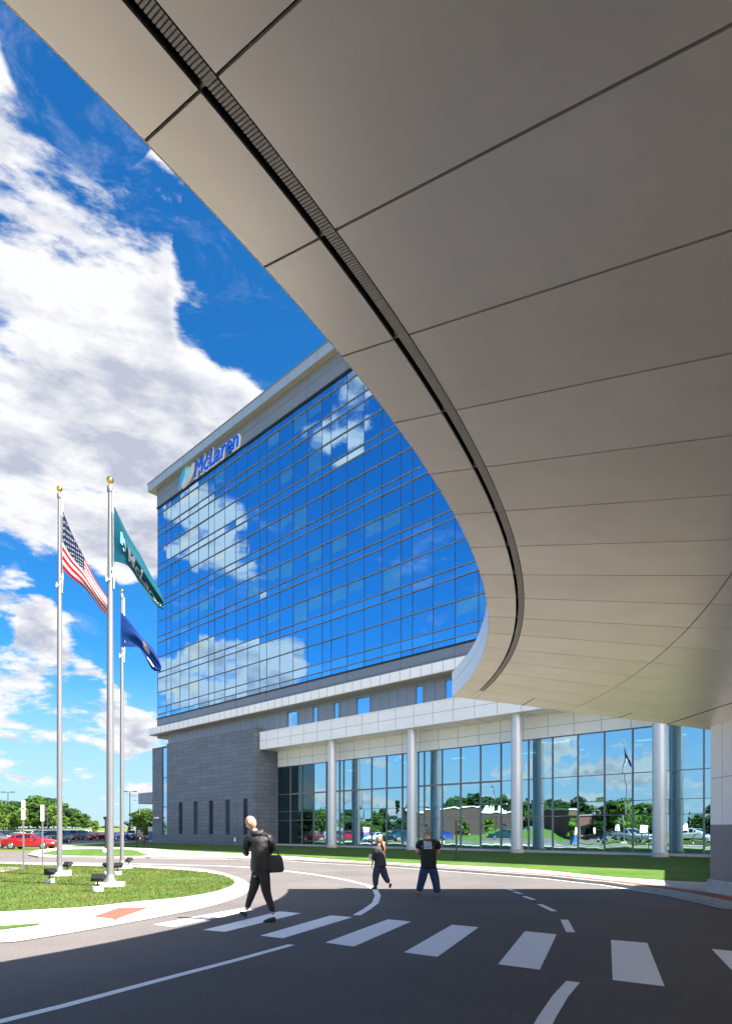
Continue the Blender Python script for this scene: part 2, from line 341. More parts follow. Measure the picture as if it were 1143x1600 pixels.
# ------------------------------------------------------------------ ground
def sheet(name, pts, off, mt, kind='structure', skirt=0.0, parent=None):
    """flat polygon laid on the falling ground; skirt gives it real sides"""
    bm = bmesh.new(); vs = [bm.verts.new((p[0], p[1], 0)) for p in pts]; f = bm.faces.new(vs)
    if f.normal.z < 0: f.normal_flip()
    f.normal_update()
    if f.normal.z < 0: f.normal_flip()
    bmesh.ops.triangulate(bm, faces=bm.faces[:])
    for yy in (0, 20):
        bmesh.ops.bisect_plane(bm, geom=bm.verts[:] + bm.edges[:] + bm.faces[:], plane_co=(0, yy, 0), plane_no=(0, 1, 0))
    if skirt:
        be = [e for e in bm.edges if len(e.link_faces) == 1]
        r = bmesh.ops.extrude_edge_only(bm, edges=be)
        nv = set(v for v in r['geom'] if isinstance(v, bmesh.types.BMVert))
        for v in bm.verts: v.co.z = gz(v.co.y) + (off - skirt if v in nv else off)
    else:
        for v in bm.verts: v.co.z = gz(v.co.y) + off
    bmesh.ops.recalc_face_normals(bm, faces=bm.faces)
    me = bpy.data.meshes.new(name); bm.to_mesh(me); bm.free(); me.materials.append(mt)
    up = sum(p.normal.z for p in me.polygons)
    if up < 0: me.flip_normals()
    o = bpy.data.objects.new(name, me); COL.objects.link(o)
    if kind: o['kind'] = kind
    if parent: o.parent = parent
    return o
def gp(L, k=0.0): return [G(x, y, k) for x, y in L]
def smooth_poly(P, it=2):
    for _ in range(it):
        Q = []
        for a, b in zip(P, P[1:] + P[:1]):
            Q += [(a[0] * .75 + b[0] * .25, a[1] * .75 + b[1] * .25), (a[0] * .25 + b[0] * .75, a[1] * .25 + b[1] * .75)]
        P = Q
    return P
BIG = 2500
sheet('ground', [(-BIG, -BIG), (BIG, -BIG), (BIG, BIG), (-BIG, BIG)], -0.02, M_field)
sheet('road', [(-62, -70), (60, -70), (60, 30), (40, 42), (-20, 48), (-34, 50), (-34, 52), (-62, 52)], -0.008, M_asph)
lot = [(-95, 50.5), (-34.5, 50.5), (-31, 78), (-41, 92), (-41, 92.5), (-34, 94), (-20, 135), (-120, 150), (-150, 60)]
sheet('parking_lot', lot, -0.006, M_asph)
# island with the flagpoles
isl_px = [(0, 1475.6), (80, 1463.6), (161, 1449.5), (241, 1435), (322, 1419), (374, 1403), (389, 1393), (393.5, 1384), (380, 1374), (354, 1365.5), (322, 1360), (262, 1356), (160, 1352.5), (60, 1351)]
isl = gp(isl_px) + [(-19, 31.2), (-25, 30), (-29, 26), (-30, 20), (-27, 13.5), (-20, 9.0), (-12, 6.6)]
isl = smooth_poly(isl, 1)
cxy = (sum(p[0] for p in isl) / len(isl), sum(p[1] for p in isl) / len(isl))
def grow(P, d):
    out = []
    n = len(P)
    for i in range(n):
        a = Vector(P[i - 1]); b = Vector(P[(i + 1) % n]); t = (b - a).normalized(); nn = Vector((t.y, -t.x))
        if nn.dot(Vector(P[i]) - Vector(cxy)) < 0: nn = -nn
        out.append((P[i][0] + nn.x * d, P[i][1] + nn.y * d))
    return out
sheet('gutter', isl, 0.004, M_conc)
sheet('island_kerb', grow(isl, -.20), 0.07, M_conc, skirt=.08)
lawn_px = [(0, 1425), (64, 1421), (141, 1417), (209, 1409), (282, 1403), (335, 1394), (362, 1385), (369, 1378), (352, 1369), (314, 1362.5), (241, 1357.3), (161, 1354.3), (60, 1353)]
lawn = smooth_poly(gp(lawn_px, .07) + [(-18.5, 30.4), (-24.5, 29.2), (-28, 25.6), (-29, 20), (-26, 14), (-19.5, 11.6), (-11, 11)], 1)
def lawn_obj(name, P, off):
    return sheet(name, P, off, M_grass)
lawn_obj('island_lawn', lawn, .082)
sheet('island_path', gp([(0, 1356), (20, 1355.5), (38, 1357), (20, 1360.5), (0, 1364.5)], .07) + [(-24, 24)], .09, M_conc)
lawn_obj('lawn_sliver', gp([(0, 1448), (64, 1443.5), (58, 1446.5), (0, 1453.5)], .07), .080)
sheet('ramp_pavers', gp([(147, 1432.6), (185, 1419.5), (233, 1418.5), (181, 1436.5)], .07), .076, M_red)
# far side: kerb, walk, lawn to the building
far_low = [(44, 1337.5), (60, 1340.5), (150, 1341.3), (241, 1341.6), (362, 1343.5), (460, 1346), (500, 1349), (600, 1353.9), (720, 1362.7), (860, 1373.5), (944, 1382.6), (1058, 1400), (1143, 1419)]
fl = gp(far_low)
right_tail = [(8.1, 10.5), (8.5, 8), (8.8, 4), (8.8, -4), (8, -14), (4, -40)]
far_top = gp([(92, 1326.5), (55, 1330.5)])
slabp = fl + right_tail + [(60, -40), (60, 120), (-20, 120), (-31, 78), (-33.5, 92.3) if False else (-33, 88)] + gp([(100, 1320)]) + far_top
sheet('sidewalk', slabp, 0.10, M_conc, skirt=.11)
def offs(P, dx):
    out = []
    for i in range(len(P)):
        a = Vector(P[max(0, i - 1)]); b = Vector(P[min(len(P) - 1, i + 1)]); t = (b - a).normalized()
        out.append((P[i][0] - t.y * dx, P[i][1] + t.x * dx))
    return out
seg = fl[3:] + right_tail[:4]
gut = offs(seg, -.30)
sheet('kerb_gutter', seg + gut[::-1], 0.003, M_conc)
b0 = offs(fl[6:] + right_tail[:4], .18); b1 = offs(fl[6:] + right_tail[:4], .62)
sheet('paver_band', b0 + b1[::-1], 0.106, M_red)
lb = gp([(92, 1323.3), (180, 1324.2), (235, 1325.5), (262, 1328.5), (330, 1332), (400, 1335.3), (460, 1338.8), (560, 1345.8), (680, 1350.8), (800, 1356.3), (860, 1361), (944, 1369.5), (1058, 1377), (1143, 1380.5)], .1)
lawn_obj('building_lawn', lb + [(19, 21.5), (24, 17), (40, 6), (58, 6), (58, 60), (-19, 118), (-30.5, 79), (-31.5, 74)], .112)
lawn_obj('strip_lawn', smooth_poly(gp([(62, 1336), (74, 1330.8), (100, 1327.6), (150, 1326.4), (196, 1327), (214, 1329.5), (222, 1334), (240, 1337.8), (150, 1338.3)], .1), 1), .112)
# paint
def line_px(name, L, w, off=.002, parent=None):
    P = gp(L); A = offs(P, w / 2); B = offs(P, -w / 2)
    return sheet(name, A + B[::-1], off, M_paint)
stripes = [[(240, 1444.5), (271, 1448), (398, 1421.6), (380, 1418.7)], [(316.7, 1453), (351, 1456), (470, 1427), (437, 1424)], [(406, 1462), (442, 1466), (550.7, 1433), (516.5, 1430.3)],
           [(507.7, 1472.7), (552.5, 1479), (641.7, 1440), (606, 1436.4)], [(630.7, 1488), (683, 1495), (747.5, 1448.7), (705.7, 1445)], [(777.6, 1506.5), (842.8, 1515), (869.3, 1459.8), (819.5, 1455)],
           [(956.6, 1531), (1037.8, 1541), (1010.7, 1473.3), (954, 1468.4)], [(1176, 1551), (1275, 1563), (1172, 1489), (1111, 1482.5)]]
for q in stripes: sheet('crosswalk_stripe', gp(q), -.004, M_paint)
line_px('lane_line', [(-120, 1622), (0, 1595.5), (100, 1571), (197, 1545), (284, 1522), (372, 1499), (455, 1476)], .115, -.004)
line_px('lane_line', [(-60, 1347), (60, 1348), (200, 1349.7), (340, 1353), (400, 1356), (443, 1360.7), (489.6, 1366.4), (539.5, 1374.7), (572.8, 1382.6), (585.5, 1389.7), (590, 1399.7), (586, 1411), (573, 1420.5), (557, 1430)], .15, -.004)
for q in ([(793, 1389.3), (801.5, 1391.4)], [(803, 1393.6), (814, 1396.8)], [(818, 1400.5), (834, 1406)], [(842.5, 1413), (865.5, 1423.8)], [(881, 1437), (891, 1456.5)], [(895, 1533.6), (875, 1556), (852, 1592), (836, 1625)]):
    line_px('lane_dash', q, .13, -.004)
# ------------------------------------------------------------------ the hospital building
OS, ON = -44.0, 38.0
def Sx(x, N):
    r = (x - CX) / F; return N / (.6829 * r + .7305) * (.7305 * r - .6829)
def Zh(h440, N): return CAMZ + h440 * .001645 * N
broot = thing('hospital_building', 'multi-storey hospital with blue mirrored curtain wall above white and slate grey lower floors', 'building',
              tuple(Vector((.7305, -.6829, 0)) * OS + NB * ON), atan2(-.6829, .7305))
class BB(MB):
    def bx(s, s0, s1, n0, n1, z0, z1, mi=0): return s.box(s0 - OS, s1 - OS, n0 - ON, n1 - ON, z0, z1, mi)
    def done(s, name, m, parent=None, **k): return s.build(name, m, parent or broot, recalc='window' not in name or 'frame' in name, **k)
SL = Sx(246.5, 38.9); SR = 6.0; ST = 46.0
BAY = 9.56
gt = Zh(640.8, 38.9); gb = Zh(222.5, 38.9)
rows = [640.8, 628.6, 598.2, 585.6, 558.9, 527.4, 515.1, 487.1, 456.0, 444.3, 415.4, 384.8, 373.4, 344.5, 313.7, 302, 273.6, 243.7, 230.5, 222.5]
zr = [Zh(h, 38.9) for h in rows]
# column lines of the curtain wall: four wide lights, one narrow
sn = Sx(517.1, 38.9)
mods = []
k = -5
while True:
    b0s = sn + k * BAY
    for q in (0, 2.09, 4.18, 6.27, 8.36): mods.append(b0s + q)
    k += 1
    if b0s > ST: break
mods = [m for m in mods if SL + .3 < m < ST]; mods = [SL] + mods + [ST]
# solid parts
t = BB(); t.bx(SL + .05, ST, 40.6, 41.0, gb - .2, gt + .1); t.done('interior_wall', M_core)
t = BB()
for z in zr[2:-2:5] + [zr[3 + 5 * i] for i in range(3)]: pass
for i in (3, 6, 9, 12, 15, 18): t.bx(SL + .05, ST, 39.15, 40.6, zr[i] + .02, zr[i] + .5)
t.done('floor_slab', M_core)
t = BB(); t.bx(SL, SL + .04, 38.96, 41, gb, gt); t.bx(SL, SL + .3, 41, 62, 12, gt + .02); t.bx(ST - .3, ST, 38.96, 62, 0, gt + .02); t.bx(SL + .3, ST - .3, 61.7, 62, 0, gt + .02); t.done('side_wall', M_grey)
def blind_set(i, j):
    return blinds.get((i, j), 0)
blinds = {}
rb = random.Random(5)
for i in range(len(mods) - 1):
    w = mods[i + 1] - mods[i]
    for j in range(6):
        if rb.random() < (.34 if w > 1.5 else .04): blinds[(i, j)] = rb.choice([.45, .5, .6, .6, .75, 1.0])
visible = [i for i in range(len(mods) - 1) if mods[i] < Sx(765, 38.9)]
def win_mesh(i, j, t):
    s0, s1 = mods[i], mods[i + 1]
    r = random.Random(i * 31 + j)
    top = zr[1] if j == 0 else zr[2 + 5 * (j - 1) + 0 + 0]
    if j == 0: segs = [(zr[0], zr[1], 0), (zr[1], zr[2], 0)]
    else:
        a = 2 + 5 * (j - 1) if False else None
    return t
# floors: spandrel, upper light, vision light (j = 0 is the shortened top floor)
floors = [[(0, 1, 0), (1, 2, 0)]]
idx = 2
floors = [[(0, 1, 0), (1, 2, 0)], [(2, 3, 1), (3, 4, 0), (4, 5, 0)], [(5, 6, 1), (6, 7, 0), (7, 8, 0)], [(8, 9, 1), (9, 10, 0), (10, 11, 0)], [(11, 12, 1), (12, 13, 0), (13, 14, 0)],
          [(14, 15, 1), (15, 16, 0), (16, 17, 0)], [(17, 18, 1), (18, 19, 0)]]
def pane(t, s0, s1, z0, z1, N, mi, r, amp=.009):
    # each light sits a hair out of true, as real glazing does
    a, b, c = (r.uniform(-amp, amp) for _ in range(3))
    vs = [(s0 - OS, N + a - ON, z0), (s1 - OS, N + b - ON, z0), (s1 - OS, N + c - ON, z1), (s0 - OS, N + c + a - b - ON, z1)]
    vs2 = [(v[0], v[1] + .024, v[2]) for v in vs]
    if mi in (0, 3): t.add(vs, [(0, 1, 2, 3)], mi)
    else: t.add(vs + vs2, [(0, 1, 2, 3), (4, 7, 6, 5), (0, 4, 5, 1), (1, 5, 6, 2), (2, 6, 7, 3), (3, 7, 4, 0)], mi)
rest = BB(); made = 0; gframe = BB()
order = sorted(((i, j) for i in visible for j in range(7)), key=lambda q: -(mods[q[0]]))
small = set(order[98:]) if len(order) > 98 else set()
for i in range(len(mods) - 1):
    s0, s1 = mods[i] + .03, mods[i + 1] - .03
    for j, fl_ in enumerate(floors):
        r = random.Random(i * 31 + j)
        own = (i in visible) and ((i, j) not in small)
        t = BB() if own else rest
        for q_, (a, b, kd) in enumerate(fl_):
            zl = zr[b] + .03; zu = zr[a] - .03
            if (i, j) in blinds and j < 6 and q_ == len(fl_) - 1:
                zc_ = max(zl, zr[a] - (zr[a] - zr[b]) * blinds[(i, j)])
                pane(t, s0 + .10, s1 - .08, zc_, zu, 38.9, 3, r, 0)
                if zc_ > zl + .05: pane(t, s0 + .10, s1 - .08, zl, zc_, 38.9, 0, r, 0)
                pane(t, s0, s0 + .10, zl, zu, 38.9, 0, r, 0); pane(t, s1 - .08, s1, zl, zu, 38.9, 0, r, 0)
            else: pane(t, s0, s1, zl, zu, 38.9, kd, r)
        bt = None
        if (i, j) in blinds and j < 6:
            a, b = fl_[-1][0], fl_[-1][1]; hh = (zr[a] - zr[b]) * blinds[(i, j)]
            bt = BB(); bt.bx(s0 + .08, s1 - .06, 38.96, 38.97, zr[a] - hh, zr[a] - .06)
        if own:
            w = t.done('window', [M_tglass, M_span, M_blind, M_bglass])
            if bt: bt.done('blind', M_blind, w)
        elif bt: rest.v, rest.f, rest.m; rest.bx(s0 + .08, s1 - .06, 38.96, 38.97, zr[a] - hh, zr[a] - .06, 2)
o = rest.done('window', [M_tglass, M_span, M_blind, M_bglass]); o['kind'] = 'stuff'
for z in zr[1:-1]:
    t = BB(); t.bx(SL - .02, ST, 38.80, 38.9, z - .026, z + .026); t.done('rail', M_mull)
t = BB()
for s in mods: t.bx(s - .011, s + .011, 38.87, 38.93, gb, gt)
t.done('mullion', M_mullv)
# top band, roof
t = BB(); t.bx(SL - .05, ST, 38.82, 41.0, gt + .16, 45.4); t.done('top_band', M_grey)
t = BB(); t.bx(SL - .1, ST, 38.76, 41.0, gt, gt + .16); t.bx(SL - .1, ST, 38.76, 41, gb - .14, gb); t.done('dark_trim', M_black)
t = BB(); t.bx(SL - .05, ST, 38.81, 38.83, 44.12, 44.15)
for s in mods[::3]: t.bx(s - .012, s + .012, 38.81, 38.83, gt + .17, 45.2)
t.done('band_joints', M_seam)
rl = Sx(230.5, 38.2)
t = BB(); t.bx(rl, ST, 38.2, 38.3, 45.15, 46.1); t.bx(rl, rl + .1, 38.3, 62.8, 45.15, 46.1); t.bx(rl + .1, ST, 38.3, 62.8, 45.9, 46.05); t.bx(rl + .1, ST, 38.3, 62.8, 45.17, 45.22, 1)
t.done('roof', [M_roofm, M_under])
t = BB(); t.bx(rl - .05, ST, 38.15, 38.32, 46.1, 46.2); t.done('roof_coping', M_mull)
t = BB()
for s in mods[::2]: t.bx(s, s + .02, 38.19, 38.2, 45.16, 46.09)
t.done('roof_seams', M_seam)
# grey band below the glass, white ledge
t = BB(); t.bx(SL - .03, SR, 38.84, 41, 13.4, gb - .14); t.done('lower_band', M_grey)
t = BB(); t.bx(SL, SR, 38.82, 38.85, 15.05, 15.08)
for s in mods[::3]: t.bx(s - .012, s + .012, 38.82, 38.85, 13.5, gb - .15)
t.done('band_seams', M_seam)
ll = Sx(231.5, 37.6); bl = Sx(263, 38.9)
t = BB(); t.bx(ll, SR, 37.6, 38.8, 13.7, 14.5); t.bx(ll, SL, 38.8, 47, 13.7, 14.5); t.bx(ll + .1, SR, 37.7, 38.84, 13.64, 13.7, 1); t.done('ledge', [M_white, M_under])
t = BB(); s = ll + 1.02
while s < SR: t.bx(s, s + .022, 37.59, 37.6, 13.71, 14.49); s += 1.06
t.done('ledge_seams', M_seam)
# storey with narrow windows between the ledge and the white fascia
pw = [(449, 465.5), (488.6, 496.7), (521.4, 530.2), (556.7, 578.7), (649, 661.6), (695, 709.5), (780, 800), (850, 862)]
ws = [(Sx(a, 38.9), Sx(b, 38.9)) for a, b in pw]
edges = [bl] + [q for w in ws for q in w] + [SR]
t = BB(); 
for a, b in zip(edges[::2], edges[1::2]): t.bx(a, b, 38.86, 41, 11.2, 13.66)
t.bx(bl, SR, 40.9, 41.2, 11.2, 13.66)
t.bx(bl, bl + .2, 41.2, 62, 11.2, 13.66)
t.done('panel_wall', M_grey2)
t = BB(); s = bl + .9
while s < SR:
    if not any(a - .1 < s < b + .1 for a, b in ws): t.bx(s - .012, s + .012, 38.85, 38.86, 11.3, 13.62)
    s += .96
t.done('panel_joints', M_seam)
for a, b in ws:
    t = BB(); pane(t, a + .05, b - .05, 11.78, 13.55, 38.93, 0, random.Random(3)); w = t.done('window', [M_tglass])
    t = BB(); t.bx(a, a + .06, 38.83, 38.95, 11.7, 13.62); t.bx(b - .06, b, 38.83, 38.95, 11.7, 13.62); t.bx(a + .06, b - .06, 38.83, 38.95, 13.55, 13.62); t.done('window_frame', M_mull, w)
    t = BB(); t.bx(a + .1, b - .1, 40.0, 40.1, 11.6, 13.6); t.done('blind', M_core, w)
# white fascia and soffit over the glazed lobby
fz0, fz1 = 10.06, 11.74
fsL = Sx(405.5, 38.5)
t = BB(); t.bx(fsL, SR, 38.5, 38.84, fz0, fz1); t.done('fascia', M_white)
t = BB(); t.bx(fsL, SR, 38.44, 38.86, fz1, fz1 + .07); t.done('coping', M_white)
t = BB(); s = Sx(617.5, 38.5)
while s > fsL: s -= 1.912
while s < SR: 
    if s > fsL: t.bx(s, s + .02, 38.49, 38.5, fz0 + .01, fz1 - .01)
    s += 1.912
t.bx(fsL, SR, 38.491, 38.5, fz0 + .83, fz0 + .85); t.done('fascia_seams', M_seam)
t = BB(); t.bx(fsL, SR, 38.5, 41.2, fz0 - .06, fz0); t.done('soffit', M_soffit)
t = BB(); s = Sx(617.5, 38.5) + .0
while s < SR: t.bx(s, s + .025, 38.52, 41.1, fz0 - .066, fz0 - .06); s += 1.912
t.done('soffit_seams', M_seam)
GN = 40.9
hz0 = 8.32
t = BB(); t.bx(fsL, SR, GN - .05, GN + .25, hz0 + .06, fz0 - .06); t.done('header_panel', M_white)
t = BB(); t.bx(fsL, SR, GN - .06, GN - .05, 9.15, 9.17); s = Sx(602.5, GN)
while s > fsL: s -= 1.93
while s < SR:
    if s > fsL: t.bx(s, s + .02, GN - .06, GN - .05, hz0 + .06, fz0 - .07)
    s += 1.93
t.done('header_seams', M_seam)
# lobby glazing
gm = [440, 454.1, 472, 490.1, 510, 530.5, 536.9, 556.7, 580.6, 603.9, 628.5, 653.4, 662.8, 690.6, 719.5, 750.4, 782.5, 812, 825.6, 863, 902.6, 944, 988, 1028, 1048.5, 1099.2, 1143]
gs = [Sx(x, GN) for x in gm]; gs[0] = Sx(398.3, 38.0) + .01
while gs[-1] < SR - 2: gs.append(gs[-1] + 1.93)
sill = .33
tz = [sill, 2.73, 3.66, 5.45, hz0]
for i in range(len(gs) - 1):
    r = random.Random(100 + i); t = BB()
    for a, b in zip(tz[:-1], tz[1:]): pane(t, gs[i] + .03, gs[i + 1] - .03, a + .02, b - .02, GN, 0, r, .005)
    w = t.done('lobby_window', [M_sglass2 if i < 3 else M_sglass])
    t = BB(); t.bx(gs[i] - .035, gs[i] + .035, GN - .09, GN + .08, sill, hz0)
    for q, z in enumerate(tz[1:-1]):
        hh = .022 if q < 2 else (.07 if i < 16 and i > 0 else .025)
        t.bx(gs[i] + .035, gs[i + 1] - .035, GN - (.06 if q == 2 else .01), GN + .05, z - hh, z + hh)
    t.done('window_frame', M_mull, w)
t = BB(); t.bx(gs[0], SR, GN - .1, GN + .1, hz0, hz0 + .06); t.bx(gs[0], SR, GN - .12, GN + .1, sill - .07, sill); t.done('glazing_rail', M_mull)
t = BB(); t.bx(gs[0], SR, GN - .25, GN + .1, .05, sill - .07); t.done('base_kerb', M_conc2)
t = BB(); t.bx(gs[0], SR, GN + .1, 53, .08, .12); t.done('lobby_floor', M_teal2)
t = BB(); t.bx(gs[0] - .3, SR, 53, 53.2, .1, 10); t.bx(gs[0] - .3, gs[0], GN + .3, 53, .1, 10); t.done('lobby_wall', M_teal)
t = BB(); t.bx(gs[0], SR, GN + .3, 53, hz0 + .1, hz0 + .2); t.done('lobby_ceiling', M_teal2)
rb = random.Random(3)
for i in range(13):
    s = rb.uniform(gs[1], -6); n = rb.uniform(42.5, 50)
    t = BB(); t.bx(s, s + (1.3 if i % 2 else .28), n, n + .28, hz0 + .04, hz0 + .1); t.done('ceiling_light', M_lampint)
# furniture dimly seen in the lobby
t = BB()
for q in range(9):
    s = -44 + q * 4.4; t.bx(s, s + 1.9, 43.2 + (q % 3), 44.0 + (q % 3), .12, .55); t.bx(s, s + 1.9, 43.95 + (q % 3), 44.1 + (q % 3), .55, .95)
t.done('lobby_bench', M_core)
# round columns
cols = [518.5, 643, 807, 1030]
cs = [Sx(x, 39.3) for x in cols]; cs += [cs[-1] + 9.6]
for q, s in enumerate(cs):
    t = BB(); z = .1; t.lathe([(.50, .08), (.50, .36), (.48, .40), (.41, .40)], (s - OS, 39.3 - ON, 0), 32); b_ = t
    t2 = BB(); t2.lathe([(.41, .40), (.41, 3.2), (.402, 3.205), (.402, 3.225), (.41, 3.23), (.41, 6.2), (.402, 6.205), (.402, 6.225), (.41, 6.23), (.41, 9.55), (.385, 9.56), (.385, 9.99)], (s - OS, 39.3 - ON, 0), 40)
    c = t2.done('column', M_column, smooth=True); t.done('column_base', M_conc2, c)
# slate wing
wz = 12.18
wl = Sx(238, 38.2); wr = Sx(398.3, 38.0); g0 = Sx(253.3, 38.2); g1 = Sx(262.8, 38.2)
slits = [(279.5, 284.5), (302.7, 308.2), (327, 332.5), (352.7, 358.3), (380.6, 386.2)]
ss = [(Sx(a, 38.0), Sx(b, 38.0)) for a, b in slits]
t = BB(); sz0, sz1 = 1.25, 5.0
t.bx(g1, wr, 38.0, 38.4, sz1, wz); t.bx(g1, wr, 38.0, 38.4, .02, sz0)
ed = [g1] + [q for w in ss for q in w] + [wr]
for a, b in zip(ed[::2], ed[1::2]): t.bx(a, b, 38.0, 38.4, sz0, sz1)
t.bx(wr - .35, wr, 38.4, 41.1, .02, wz)
t.bx(fsL - .02, fsL + .0, 38.4, 38.41, 0, 0.01)
t.done('slate_wall', M_stone)
t = BB(); t.bx(wl, g0, 38.2, 38.6, .02, 12.0); t.bx(wl, wl + .3, 38.6, 55, .02, 12.0); t.bx(g0, g1, 38.2, 38.6, .02, 1.2); t.done('slate_wing', M_stone)
t = BB(); t.bx(g1 - .02, wr + .04, 37.96, 38.45, wz, wz + .12); t.bx(wl - .04, g1, 38.16, 38.65, 12.0, 12.08); t.bx(wr - .4, wr + .04, 38.45, 41.1, wz, wz + .12); t.done('coping', M_mull)
t = BB(); t.bx(g1, wr - .4, 38.6, 41, 11.2, 11.9); t.bx(wl + .3, g1, 38.6, 55, 11.7, 11.9); t.bx(SL, SR, 62, 62.2, .1, 12); t.done('podium_roof', M_conc2)
for a, b in ss:
    t = BB(); pane(t, a, b, sz0, sz1, 38.22, 0, random.Random(1)); w = t.done('slit_window', [M_sglass])
    t = BB(); t.bx(a - .06, a, 37.98, 38.3, sz0, sz1); t.bx(b, b + .06, 37.98, 38.3, sz0, sz1); t.done('window_frame', M_mullv, w)
    t = BB(); t.bx(a, b, 38.5, 38.6, sz0, sz1); t.done('blind', M_teal, w)
t = BB()
for a, b in ((1.2, 4.6), (4.6, 8.2), (8.2, 11.95)): pane(t, g0 + .04, g1 - .04, a, b - .06, 38.3, 0, random.Random(int(a)))
w = t.done('corner_window', [M_tglass]); t = BB(); t.bx(g0, g0 + .06, 38.22, 38.36, 1.2, 12); t.bx(g1 - .06, g1, 38.22, 38.36, 1.2, 12)
for z in (4.57, 8.17): t.bx(g0 + .06, g1 - .06, 38.25, 38.36, z, z + .06)
t.done('window_frame', M_mullv, w)
t = BB(); t.bx(g0, g1, 38.9, 39, 1.2, 12); t.done('blind', M_core, w)
# small wall fittings, side entrance canopy
t = BB(); t.bx(Sx(248, 38.2) - .3, Sx(248, 38.2) + .5, 37.7, 37.9, 3.15, 3.35); t.bx(Sx(248, 38.2), Sx(248, 38.2) + .1, 37.9, 38.2, 3.2, 3.3); t.done('wall_camera', M_white)
t = BB(); t.bx(Sx(366, 38), Sx(366, 38) + .25, 37.93, 38.0, .5, .9); t.done('outlet_box', M_white)
t = BB(); t.bx(Sx(216, 41), wl, 41, 52, 5.4, 6.9); t.done('side_canopy', M_grey2)

# ------------------------------------------------------------------ sign on the band
def textmesh(body, size, offset=0.0, ext=.04, shear=.2, sx=1.0):
    cu = bpy.data.curves.new('txt', 'FONT'); cu.body = body; cu.size = size; cu.offset = offset; cu.extrude = ext; cu.shear = shear; cu.space_character = 1.0
    ob = bpy.data.objects.new('txt', cu); COL.objects.link(ob)
    dg = bpy.context.evaluated_depsgraph_get(); dg.update()
    me = bpy.data.meshes.new_from_object(ob.evaluated_get(dg)); bpy.data.objects.remove(ob)
    for v in me.vertices: v.co.x *= sx
    return me
M_sblue = mat('sign_blue', (.008, .13, .85), .35); M_scyan = mat('sign_cyan', (.04, .42, .85), .35); M_scy2 = mat('sign_pale_cyan', (.25, .70, .85), .35); M_slav = mat('sign_grey', (.60, .60, .72), .4); M_swhite = mat('sign_white', (.8, .8, .84), .4)
s_m = Sx(303.5, 38.7); s_e = Sx(373.5, 38.7); s0_ = Sx(279.5, 38.7)
srt = thing('wall_sign', 'blue lettered sign with looping emblem on the grey band under the tower roof', 'sign',
            tuple(Vector((.7305, -.6829, 0)) * s_m + NB * 38.8 + Vector((0, 0, 42.95))), atan2(-.6829, .7305))
letters = "McLaren"
widths = []
tot_w = s_e - s_m
tmp = textmesh(letters, 2.75, 0, .04, .2); mw = max(v.co.x for v in tmp.vertices); sxs = tot_w / mw
xcur = 0
def put_text(me, name, m, y, parent, dx=0, dz=0):
    me.materials.clear(); me.materials.append(m); o = bpy.data.objects.new(name, me); COL.objects.link(o); o.parent = parent
    o.rotation_euler = (R(90), 0, 0); o.location = (dx, y, dz); return o
# letter by letter
adv = []
for i in range(len(letters)):
    a = textmesh(letters[:i + 1], 2.75, 0, .04, .2, sxs); adv.append(a)
def islands(me, lo): pass
xs = [0.0]
for i in range(1, len(letters)):
    pre = textmesh(letters[:i] + letters[i], 2.75, 0, .04, .2, sxs); single = textmesh(letters[i], 2.75, 0, .04, .2, sxs)
    xs.append(max(v.co.x for v in pre.vertices) - max(v.co.x for v in single.vertices))
for i, ch in enumerate(letters):
    lo = put_text(textmesh(ch, 2.75, .0, .10, .2, sxs), 'letter', M_sblue, -.16, srt, xs[i], .1)
    ol = put_text(textmesh(ch, 2.75, .15, .07, .2, sxs), 'letter_edge', M_swhite, 0.05, lo, 0, 0); ol.rotation_euler = (0, 0, 0); ol.location = (0, 0, -.12)
# emblem: an arch and a hooked stroke
def poly_part(name, pts, m, y0, y1, parent, grow_=0):
    t = MB(); t.prism(pts, y0, y1); return t.build(name, m, parent)
e0 = s0_ - s_m
def arcpts(cx, cz, r, a0, a1, n=10, sx=1.0): return [(cx + r * sx * cos(R(a0 + (a1 - a0) * i / n)), cz + r * sin(R(a0 + (a1 - a0) * i / n))) for i in range(n + 1)]
k_ = -e0 / 2.75
def EP(L): return [(e0 + (x + z * .16) * k_ * .88, .22 + z * .86) for x, z in L]
left = EP([(0, 0), (.25, 1.35)] + arcpts(1.0, 1.55, .72, 165, 92, 8) + [(1.0, 1.75), (.78, 1.1), (.45, 0.0)])
right = EP([(1.02, 2.27)] + arcpts(1.1, 1.55, .72, 88, 0, 8) + [(1.78, 1.0)] + arcpts(1.50, .95, .26, -10, -170, 6) + [(1.2, 1.2), (1.06, 1.72)])
lowr = EP([(.62, .1), (.95, -.25), (1.5, -.15), (2.2, .45), (2.55, 1.1), (2.62, 2.0), (2.4, 2.1), (2.1, 1.1), (1.75, .62), (1.4, .55), (1.15, .85), (1.0, .9)])
back = EP([(-.14, -.1), (.12, 1.4), (.35, 2.1), (.95, 2.42), (1.6, 2.3), (1.95, 1.8), (2.1, 1.6), (2.4, 2.24), (2.76, 2.1), (2.68, 1.0), (2.3, .34), (1.55, -.28), (.9, -.4), (.5, -.05)])
poly_part('emblem_back', back, M_swhite, -.06, .06, srt)
poly_part('emblem_left', left, M_scyan, -.2, -.07, srt); poly_part('emblem_arch', right, M_scy2, -.2, -.07, srt); poly_part('emblem_hook', lowr, M_slav, -.2, -.07, srt)

